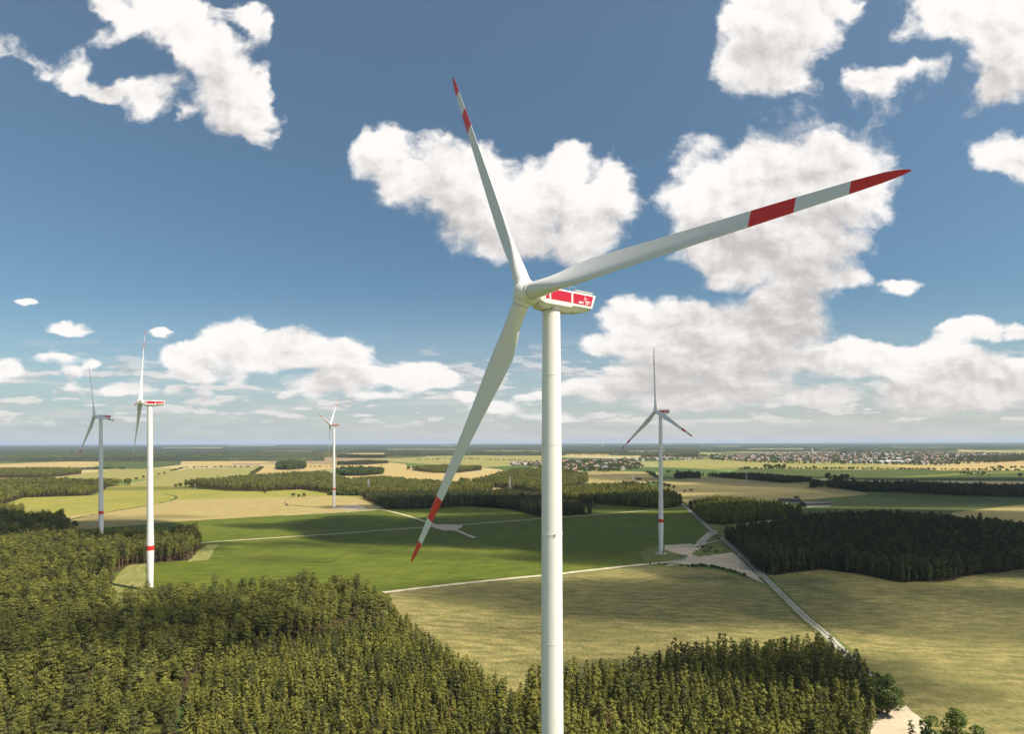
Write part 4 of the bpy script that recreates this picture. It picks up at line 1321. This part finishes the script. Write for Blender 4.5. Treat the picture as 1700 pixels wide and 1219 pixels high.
def turbine(xy, psi, phase, label, main=False, group='wind turbines', pitch=0.0):
    hub_h = 134.73 if main else HUB_H
    root = empty('wind_turbine', (xy[0], xy[1], 0), psi)
    tag(root, label, 'wind turbine', group)
    tw = link('tower', ME_tower_main if main else ME_tower, root)
    link('flange_ring', ME_ring, tw).location = (0, 0, 90.4)
    for k in range(4):
        li = link('marker_light', ME_light, tw); li.location = (0, 0, 90.25); li.rotation_euler = (0, 0, R(12 + 90 * k) - psi)
    link('tower_door', ME_door, tw).rotation_euler = (0, 0, R(-60) - psi)
    link('foundation', ME_base, root)
    link('yaw_ring', ME_yaw, root).location = (0, 0, hub_h - 2.6)
    T = Matrix.Translation((OVER * math.cos(R(5)), 0, hub_h)) @ Matrix.Rotation(-R(5), 4, 'Y')
    nac = link('nacelle', ME_nac, root); nac.matrix_basis = Matrix.Translation((OVER * math.cos(R(5)), 0, hub_h))
    for (s_, i), me in ME_pan.items():
        p = link('side_panel', me, nac)
    for s_ in (1, -1):
        q = Matrix.Rotation(R(90), 4, 'X')
        if s_ > 0: q = Matrix.Rotation(R(180), 4, 'Z') @ q
        for me, t_, z in ((ME_text[0], 11.15, -.70), (ME_text[1], 12.75, -.70), (ME_emblem, 12.9, .42)):
            o = link('emblem' if me is ME_emblem else 'lettering', me, nac)
            tt = t_ if s_ > 0 else {11.15: 13.9, 12.75: 12.3, 12.9: 12.1}[t_]
            o.matrix_basis = Matrix.Translation((-tt, s_ * 2.046, z)) @ q
    link('roof_cooler', ME_cool, nac); link('wind_mast', ME_mast, nac); link('roof_rail', ME_rail, nac); link('vent', ME_vent, nac); link('seam', ME_seams, nac)
    hub = link('hub', ME_hub, root); hub.matrix_basis = T
    for k in range(3):
        b = link('blade', ME_blade, root)
        M = T @ Matrix.Rotation(-(phase + k * 2 * math.pi / 3), 4, 'X') @ Matrix.Rotation(R(1.8), 4, 'Y') @ Matrix.Rotation(pitch, 4, 'Z')
        b.matrix_basis = M
        c = link('blade_collar', ME_collar, hub); c.matrix_basis = Matrix.Rotation(-(phase + k * 2 * math.pi / 3), 4, 'X') @ Matrix.Rotation(R(1.8), 4, 'Y')
        link('root_seal', ME_seal, b)
    return root


def tower_at(hx, hy, psi):
    return (hx - OVER * math.cos(R(5)) * math.cos(psi), hy - OVER * math.cos(R(5)) * math.sin(psi))


psi = R(216.5)
turbine(tower_at(2.554, 109.62, psi), psi, R(91.29), 'largest wind turbine, in the middle foreground, red panels lettered on its nacelle', True)
turbine(tower_at(137.7, 578.0, R(203.6)), R(203.6), R(113.7), 'white wind turbine on the sandy crane pad right of the big one')
turbine(tower_at(-267.3, 433.0, R(210.9)), R(210.9), R(95.35), 'second largest white wind turbine, rising behind the pines at left')
turbine(tower_at(-454.0, 655.0, R(232.4)), R(232.4), R(96.05), 'leftmost wind turbine, in front of the tan field and tall pines')
turbine(tower_at(-297.4, 985.0, R(181.5)), R(181.5), R(75.85), 'smallest of the near wind turbines, casting its shadow on the tan field')
for (x, y, ps, ph, lb) in ((641, 742.6, 200, 20, 'tiny far wind turbine on the horizon, leftmost of the far ones'), (671, 742.3, 190, 75, 'tiny far wind turbine on the horizon, second of the far ones from left'),
                           (731, 741.0, 205, 50, 'tiny far wind turbine beside a white hall on the horizon'), (1001, 745.6, 215, 0, 'tiny far wind turbine just right of the big tower')):
    p = G(x, y)
    turbine((p[0], p[1]), R(ps), R(ph), lb)

# small concrete kiosk and cable boxes by the right turbine
def kiosk(pxy, rz, label):
    p = G(*pxy)
    t = empty('transformer_kiosk', (p[0], p[1], .2), rz)
    mb = MB(); mb.box((0, 0, 1.05), (3.2, 2.3, 2.1)); mb.build('housing', [mat_plain('kiosk_green', (.20, .24, .17), .7)], t)
    mb = MB(); mb.box((0, 0, 2.19), (3.6, 2.7, .18)); mb.build('roof', [M_conc], t)
    mb = MB(); mb.box((-.7, -1.17, 1.0), (1.1, .05, 1.8)); mb.box((.7, -1.17, 1.0), (1.1, .05, 1.8)); mb.build('door', [M_grey], t)
    tag(t, label, 'kiosk')


for (x, y), h, lb in [((487, 826), 8, 'rounded bush in a small group on the tan field, left one'), ((496, 827), 7, 'rounded bush in a small group on the tan field, middle one'), ((505, 825.5), 9, 'rounded bush in a small group on the tan field, tall right one')]:
    lone('bush', (x, y), h, bright_meshes[int(x) % 2] if x > 500 else leafy_meshes[int(x) % 3], lb, 'bush', 12, 1.5)
kiosk((1133, 925.5), R(20), 'small green transformer kiosk beside the right turbine')

# ------------------------------------------------------------------ sheds, halls, church, masts
M_roof_dk = mat_plain('dark_sheet_roof', (.055, .048, .050), .6, .3, .25, .1)
M_roof_br = mat_plain('brown_tiles', (.26, .20, .17), .85, .1, .25, .2)
M_roof_rd = mat_plain('red_tiles', (.36, .20, .14), .85, .1, .25, .2)
M_wall = mat_plain('white_render', (.46, .44, .40), .9, .1, .1, .1)
M_cream = mat_plain('cream_render', (.42, .36, .28), .9, .1, .1, .1)
M_steel = mat_plain('galvanised', (.55, .57, .58), .5, .4, .1, 1, .3)
M_glassy = mat_plain('hall_white', (.74, .74, .72), .6, .3, .06, .02)


def open_shed(pxy, rz, L, Wd, h, label):
    p = G(*pxy)
    t = empty('open_shed', (p[0], p[1], .3), rz)
    mb = MB()
    hw, rise, th = Wd / 2 + 1.2, Wd * .14, .25
    a = [(-L / 2 - 1, -hw, h), (-L / 2 - 1, 0, h + rise), (-L / 2 - 1, hw, h)]
    b = [(x + L + 2, y, z) for x, y, z in a]
    a2 = [(x, y, z - th) for x, y, z in a]; b2 = [(x, y, z - th) for x, y, z in b]
    mb.add(a + b + a2 + b2, [(0, 3, 4, 1), (1, 4, 5, 2), (6, 7, 10, 9), (7, 8, 11, 10), (0, 6, 9, 3), (2, 5, 11, 8), (0, 1, 7, 6), (1, 2, 8, 7), (3, 9, 10, 4), (4, 10, 11, 5)])
    mb.build('roof', [M_roof_dk], t)
    n = int(L / 3.4)
    post = MB(); post.box((0, 0, (h - th) / 2), (.75, .5, h - th)); me = post.mesh('post', [M_wall])
    for k in range(n + 1):
        o = link('post', me, t); o.location = (-L / 2 + L * k / n, -Wd / 2, 0)
    mb = MB(); mb.box((0, Wd / 2, h / 2), (L, .3, h - .3)); mb.box((-L / 2, .2, h / 2), (.3, Wd - 1, h - .3)); mb.box((L / 2, .2, h / 2), (.3, Wd - 1, h - .3)); mb.build('wall', [M_roof_dk], t)
    mb = MB(); mb.box((0, -Wd / 2 - .1, .55), (L - .5, .25, 1.1)); mb.build('feed_barrier', [M_wall], t)
    tag(t, label, 'shed')


open_shed((1353, 841), R(14), 46, 17, 5.5, 'dark roofed open cattle shed with a row of white posts')
open_shed((1311, 834.5), R(-8), 34, 13, 5.0, 'dark low shed behind the young wood, left of the round tree')


def hall(name, x0, x1, y, depth, h, label, wallm, roofm, cat, pitch=.08):
    a, b = G(x0, y), G(x1, y)
    c = (a + b) / 2; L = np.linalg.norm(b - a)
    t = empty(name, (c[0], c[1], 0), math.atan2(b[1] - a[1], b[0] - a[0]))
    mb = MB(); mb.box((0, depth / 2, h / 2), (L, depth, h)); mb.build('wall', [wallm], t)
    mb = MB()
    o_ = .6; r_ = depth * pitch
    v = [(-L / 2 - o_, -o_, h + .02), (-L / 2 - o_, depth / 2, h + r_), (-L / 2 - o_, depth + o_, h + .02)]
    v += [(p[0] + L + 2 * o_, p[1], p[2]) for p in v]
    mb.add(v, [(0, 3, 4, 1), (1, 4, 5, 2), (0, 1, 2), (3, 5, 4), (0, 2, 5, 3)]); mb.build('roof', [roofm], t)
    return tag(t, label, cat)


hall('farm_shed', 384, 404, 772.0, 22, 4.0, 'long farm shed with pale walls at left, left half of the row', M_wall, M_roof_br, 'shed', .12)
hall('farm_shed', 405, 432, 772.6, 24, 4.5, 'long farm shed with brownish roof at left, right half of the row', M_wall, M_roof_br, 'shed', .12)
hall('warehouse', 376, 447, 741.3, 300, 26, 'long white hall far off on the left horizon, farthest of them', M_glassy, M_glassy, 'warehouse', .02)
hall('warehouse', 440, 494, 746.4, 160, 12, 'long white hall left of the smallest near turbine, near the horizon', M_glassy, M_glassy, 'warehouse', .02)
hall('warehouse', 500, 548, 747.2, 160, 9, 'long white hall right behind the smallest near turbine', M_glassy, M_glassy, 'warehouse', .02)
hall('warehouse', 729, 748, 741.6, 160, 22, 'white hall beside a tiny far turbine on the horizon', M_glassy, M_glassy, 'warehouse', .02)
hall('warehouse', 1462, 1503, 769.0, 60, 8, 'long white hall at the near edge of the far town', M_glassy, M_glassy, 'warehouse', .04)
hall('warehouse', 1057, 1084, 751.2, 60, 9, 'white hall beyond the village, left of the right turbine tower', M_glassy, M_glassy, 'warehouse', .04)
hall('farm_shed', 1057, 1065, 797.5, 9, 4.2, 'small dark shed in the tan field beyond the woods', M_roof_dk, M_roof_dk, 'shed', .2)


def church(pxy, label):
    p = G(*pxy)
    t = empty('church', (p[0], p[1], 0), R(20))
    mb = MB(); mb.box((0, 0, 17), (11, 11, 34)); mb.build('tower', [M_wall], t)
    mb = MB(); mb.add([(-6, -6, 34), (6, -6, 34), (6, 6, 34), (-6, 6, 34), (0, 0, 58)], [(0, 1, 4), (1, 2, 4), (2, 3, 4), (3, 0, 4), (3, 2, 1, 0)]); mb.build('spire', [M_steel], t)
    mb = MB(); mb.box((20, 0, 8), (29, 15, 16)); mb.build('nave', [M_wall], t)
    mb = MB(); mb.add([(5.6, -8.2, 16), (35, -8.2, 16), (35, 8.2, 16), (5.6, 8.2, 16), (5.6, 0, 25), (35, 0, 25)], [(0, 1, 5, 4), (2, 3, 4, 5), (1, 2, 5), (3, 0, 4)]); mb.build('roof', [M_roof_rd], t)
    tag(t, label, 'church')


church((1348, 755.5), 'pale church with pointed spire in the middle of the far town')


def pylon_mesh(h):
    mb = MB()
    lv = [0, .18, .34, .48, .60, .70, .79, .87, .94, 1.0]
    hw = lambda q: (.085 * (1 - q) ** 1.15 + .016) * h
    for a, b in zip(lv[:-1], lv[1:]):
        ca = [(sx * hw(a), sy * hw(a), a * h) for sx, sy in ((-1, -1), (1, -1), (1, 1), (-1, 1))]
        cb = [(sx * hw(b), sy * hw(b), b * h) for sx, sy in ((-1, -1), (1, -1), (1, 1), (-1, 1))]
        for k in range(4):
            mb.tube(ca[k], cb[k], .14, .12, 4)
            mb.tube(ca[k], cb[(k + 1) % 4], .07, .07, 4); mb.tube(ca[(k + 1) % 4], cb[k], .07, .07, 4)
    me1 = mb.mesh('lattice', [M_steel])
    arms = []
    for q, L in ((.68, 6.5), (.82, 5.2), (.95, 3.6)):
        m2 = MB()
        for s_ in (-1, 1):
            m2.tube((0, 0, q * h + .6), (s_ * L, 0, q * h), .09, .07, 4); m2.tube((0, -.5, q * h - .3), (s_ * L, 0, q * h), .07, .06, 4); m2.tube((0, .5, q * h - .3), (s_ * L, 0, q * h), .07, .06, 4)
            m2.tube((s_ * L * .95, 0, q * h), (s_ * L * .95, 0, q * h - 1.6), .1, .1, 5)
        arms.append(m2.mesh('cross_arm', [M_steel]))
    return me1, arms


PY = pylon_mesh(30.0)
for (x, y, s_, lb) in ((612, 818, .95, 'grey lattice pylon above the wood left of the hanging blade'), (846.5, 814, 1.0, 'grey lattice pylon above the wood just left of the big tower'), (1051, 800.5, .85, 'grey lattice pylon right of the big tower'),
                       (1239, 806.0, 1.05, 'grey lattice pylon standing in the tan field at right'), (324, 813, .5, 'small grey pylon in front of the left wood'), (1319, 771, 1.2, 'grey lattice pylon in front of the far town')):
    p = G(x, y)
    t = empty('power_pylon', (p[0], p[1], 0), R(75), s_)
    tag(t, lb, 'pylon', 'power pylons')
    link('lattice', PY[0], t)
    for a_ in PY[1]: link('cross_arm', a_, t)

# ------------------------------------------------------------------ village and town
def house_mesh(L, Wd, h, r, wallm, roofm):
    mb = MB()
    x, y = L / 2, Wd / 2
    mb.add([(-x, -y, 0), (x, -y, 0), (x, y, 0), (-x, y, 0), (-x, -y, h), (x, -y, h), (x, y, h), (-x, y, h), (-x, 0, h + r), (x, 0, h + r)],
           [(0, 1, 5, 4), (2, 3, 7, 6), (1, 2, 6, 9, 5), (3, 0, 4, 8, 7)], 0)
    e = .5
    mb.add([(-x - e, -y - e, h - .25), (x + e, -y - e, h - .25), (x + e, 0, h + r + .1), (-x - e, 0, h + r + .1), (x + e, y + e, h - .25), (-x - e, y + e, h - .25)], [(0, 1, 2, 3), (3, 2, 4, 5)], 1)
    mb.box((x * .4, y * .25, h + r), (.8, .8, 1.6), 1)
    return mb.mesh('house', [wallm, roofm])


HOUSES = [(house_mesh(12, 9, 4.5, 4.5, M_wall, M_roof_rd), 'white house with red tiled roof'), (house_mesh(14, 9, 5.5, 4, M_cream, M_roof_rd), 'cream house with red tiled roof'), (house_mesh(11, 9, 4, 4.5, M_wall, M_roof_br), 'white house with brown roof'),
          (house_mesh(18, 11, 7.5, 3.5, M_cream, M_roof_br), 'big cream house with brown roof'), (house_mesh(16, 10, 6, 2.5, M_wall, M_steel), 'pale hall-like house with grey metal roof')]


def settle(poly_px, spacing, dens):
    pts = fill(gp(poly_px), spacing, .45)
    k = noise2(pts, 160, 21)
    return pts[(rng.random(len(pts)) < dens * (.35 + 1.1 * k))]


places = [('village', settle([(905,776),(935,765),(1000,763),(1045,766.5),(1068,777),(1055,780.5),(1000,783),(940,782.5)], 34, .36)),
          ('village', settle([(848,770),(905,767),(905,774),(850,774)], 32, .6)), ('village', settle([(1030,766.5),(1120,764.5),(1190,762),(1190,760),(1080,762)], 45, .35)),
          ('town', settle([(1190,763.5),(1260,768),(1350,770),(1440,770.5),(1560,772.5),(1585,768),(1680,766),(1680,755),(1560,753),(1440,752.5),(1300,753),(1190,757)], 44, .42))]
allh = np.array([(p[0], p[1], i) for i, (nm, P) in enumerate(places) for p in P])
allh = allh[np.argsort(np.hypot(allh[:, 0], allh[:, 1]))]
inv = [((x - CX) / F) for x in (0, 1700)]
ok = (allh[:, 0] / allh[:, 1] > inv[0]) & (allh[:, 0] / allh[:, 1] < inv[1])
allh = allh[ok]
proto_house = None
for k, (x, y, i) in enumerate(allh[:300]):
    me, lb = HOUSES[int(rng.choice(5, p=[.22, .16, .28, .18, .16]))]
    o = bpy.data.objects.new('house', me) if proto_house is None else proto_house.copy()
    if proto_house is None: proto_house = o
    COL.objects.link(o)
    o.data = me
    o.location = (x, y, 0); o.rotation_euler = (0, 0, rng.choice([0, 1.57]) + rng.normal(.3, .25)); s = rng.uniform(.95, 1.35); o.scale = (s, s, s)
    nm = places[int(i)][0]
    tag(o, lb + (' in the village right of the big tower' if nm == 'village' else ' in the far town at right'), 'house', lb.split(' with')[0] + ('s of the village' if nm == 'village' else 's of the town'))
rest = allh[300:]
C_house = proto_collection('town_house', [h[0] for h in HOUSES])
n = len(rest); s = rng.uniform(.95, 1.5, n)
scatter('town_houses', np.column_stack([rest[:, :2], np.zeros(n)]), np.column_stack([s, s, s]), rng.choice(5, n, p=[.22, .16, .28, .18, .16]), C_house, rng.choice([0, 1.57], n) + rng.normal(.3, .25, n))
# garden trees between the houses
pts = np.concatenate([settle([(890,779),(935,764),(1050,765),(1075,779),(1000,785.5),(940,784)], 20, .8), settle([(845,772),(910,766),(910,775),(850,776)], 28, .6), settle([(1030,767),(1190,762),(1190,757),(1030,762)], 40, .5),
                      settle([(1180,765),(1260,769.5),(1350,772),(1440,772),(1560,774),(1700,767),(1700,754),(1440,751),(1180,756)], 30, .66)])
n = len(pts); s = rng.uniform(.6, 1.15, n)
scatter('garden_trees', np.column_stack([pts, np.zeros(n)]), np.column_stack([s * 1.1, s * 1.1, s]), rng.integers(0, 4, n), C_leafy)
print('COUNTS singles', len(order), 'houses', len(allh), 'cand', len(cand), 'gardens', n)

# ------------------------------------------------------------------ air and passing clouds
def volume_mat(name, color, density, aniso=0.0):
    m = bpy.data.materials.new(name); m.use_nodes = True
    t = NT(m.node_tree)
    v = t.n('ShaderNodeVolumePrincipled')
    v.inputs['Color'].default_value = (*color, 1)
    v.inputs['Density'].default_value = density
    v.inputs['Anisotropy'].default_value = aniso
    v.inputs['Density Attribute'].default_value = ''
    v.inputs['Color Attribute'].default_value = ''
    v.inputs['Temperature Attribute'].default_value = ''
    o = t.n('ShaderNodeOutputMaterial'); t.nt.links.new(v.outputs[0], o.inputs['Volume'])
    try: m.cycles.homogeneous_volume = True
    except Exception: pass
    return m


HZ = 46500.0
mb = MB(); mb.box((0, HZ / 2 - 1500, 104.0), (2 * HZ, HZ + 3000 + 1500, 226.0))
haze = mb.build('haze', [volume_mat('haze_air', (.60, .74, 1.0), 2.8e-5, 0.0)])
tag(haze, kind='stuff')

ALT = 1500.0
SHADE = [
 # where the shade falls: column, row (photo), half width, half depth (m), optical depth, turn
 (515, 871, 75, 34, 2.0, 8), (600, 881, 95, 46, 3.0, -6), (690, 889, 105, 60, 3.2, 0), (800, 892, 95, 66, 3.2, 0), (655, 865, 95, 40, 2.4, 4),
 (760, 874, 120, 60, 2.8, -5), (880, 868, 130, 70, 3.2, 0), (1010, 866, 150, 105, 3.2, 0), (960, 897, 85, 52, 3.0, 0), (1075, 905, 110, 62, 3.2, 6), (575, 905, 60, 15, 1.0, -4), (470, 906, 45, 13, .9, 0),
 (640, 918, 40, 9, .7, -3), (770, 925, 36, 9, .7, 4), (420, 930, 42, 10, .7, 2),
 (1420, 892, 330, 150, 3.0, -6), (1650, 880, 320, 190, 2.6, 0), (1250, 868, 150, 110, 1.8, 0),
 (1480, 828, 430, 140, 2.2, 0), (1640, 807, 620, 300, 2.4, 0), (1280, 797, 330, 200, 2.0, 0), (1230, 810, 300, 130, .7, 0), (1050, 792, 240, 150, .8, 0),
 (1480, 1012, 190, 66, .9, -12), (1300, 990, 70, 60, .8, 10), (1160, 1000, 95, 62, .9, 4), (1440, 938, 280, 58, 2.6, -4), (850, 843, 280, 70, 2.6, 0), (1050, 838, 120, 60, 2.2, 0), (840, 984, 42, 22, .8, 0), (1000, 1040, 60, 28, .7, 0),
 (1300, 1128, 62, 22, 2.2, 8), (1640, 985, 90, 45, .5, 0),
 (30, 886, 135, 110, 3.2, 0), (225, 907, 95, 24, 1.8, 0), (255, 1082, 55, 22, 1.2, 0), (60, 1100, 40, 18, .9, 0),
 (150, 812, 260, 60, .6, 0), (230, 860, 60, 26, .8, 0),
]
vm = {}
for k, (x, y, rx, ry, tau, rot) in enumerate(SHADE):
    p = Vector(G(x, y))
    hz_ = 70.0
    c = p + SUN * (ALT / SUN.z)
    bm = bmesh.new()
    bmesh.ops.create_icosphere(bm, subdivisions=4, radius=1.0)
    g = np.random.default_rng(900 + k)
    ph = g.uniform(0, 6.28, (14, 3)); kk = g.normal(0, 1, (14, 3)); kk = kk / np.linalg.norm(kk, axis=1)[:, None] * g.uniform(2.0, 7.5, 14)[:, None]
    amp = 0.9 / np.linalg.norm(kk, axis=1)
    for v in bm.verts:
        q = np.array(v.co)
        r_ = 1 + float((amp * np.sin(kk @ q + ph[:, 0])).sum()) * .36
        z = q[2] * r_
        fl = abs(q[2]) ** -.45 if abs(q[2]) > 1e-3 else 1.0
        z *= fl
        v.co = (q[0] * r_ * rx * 1.05, q[1] * r_ * ry * 1.05, (z if z > 0 else z * .6) * hz_)
    me = bpy.data.meshes.new('cloud'); bm.to_mesh(me); bm.free()
    sg = round(tau / (1.25 * hz_ * 1.24), 4)
    if sg not in vm: vm[sg] = volume_mat('cloud_vapour', (1, 1, 1), sg, .6)
    me.materials.append(vm[sg])
    o = link('cloud', me); o.location = c; o.rotation_euler = (0, 0, R(rot))
    tag(o, kind='structure')


# ------------------------------------------------------------------ render settings
scene.view_settings.view_transform = 'Standard'
scene.view_settings.look = 'None'
scene.view_settings.exposure = 0.5
scene.view_settings.gamma = 1.0
cy = scene.cycles
cy.max_bounces = 5; cy.diffuse_bounces = 2; cy.glossy_bounces = 2; cy.transmission_bounces = 2; cy.volume_bounces = 1
cy.transparent_max_bounces = 8
cy.use_denoising = True
cy.use_adaptive_sampling = True
cy.adaptive_threshold = 0.01
cy.sample_clamp_indirect = 4.0
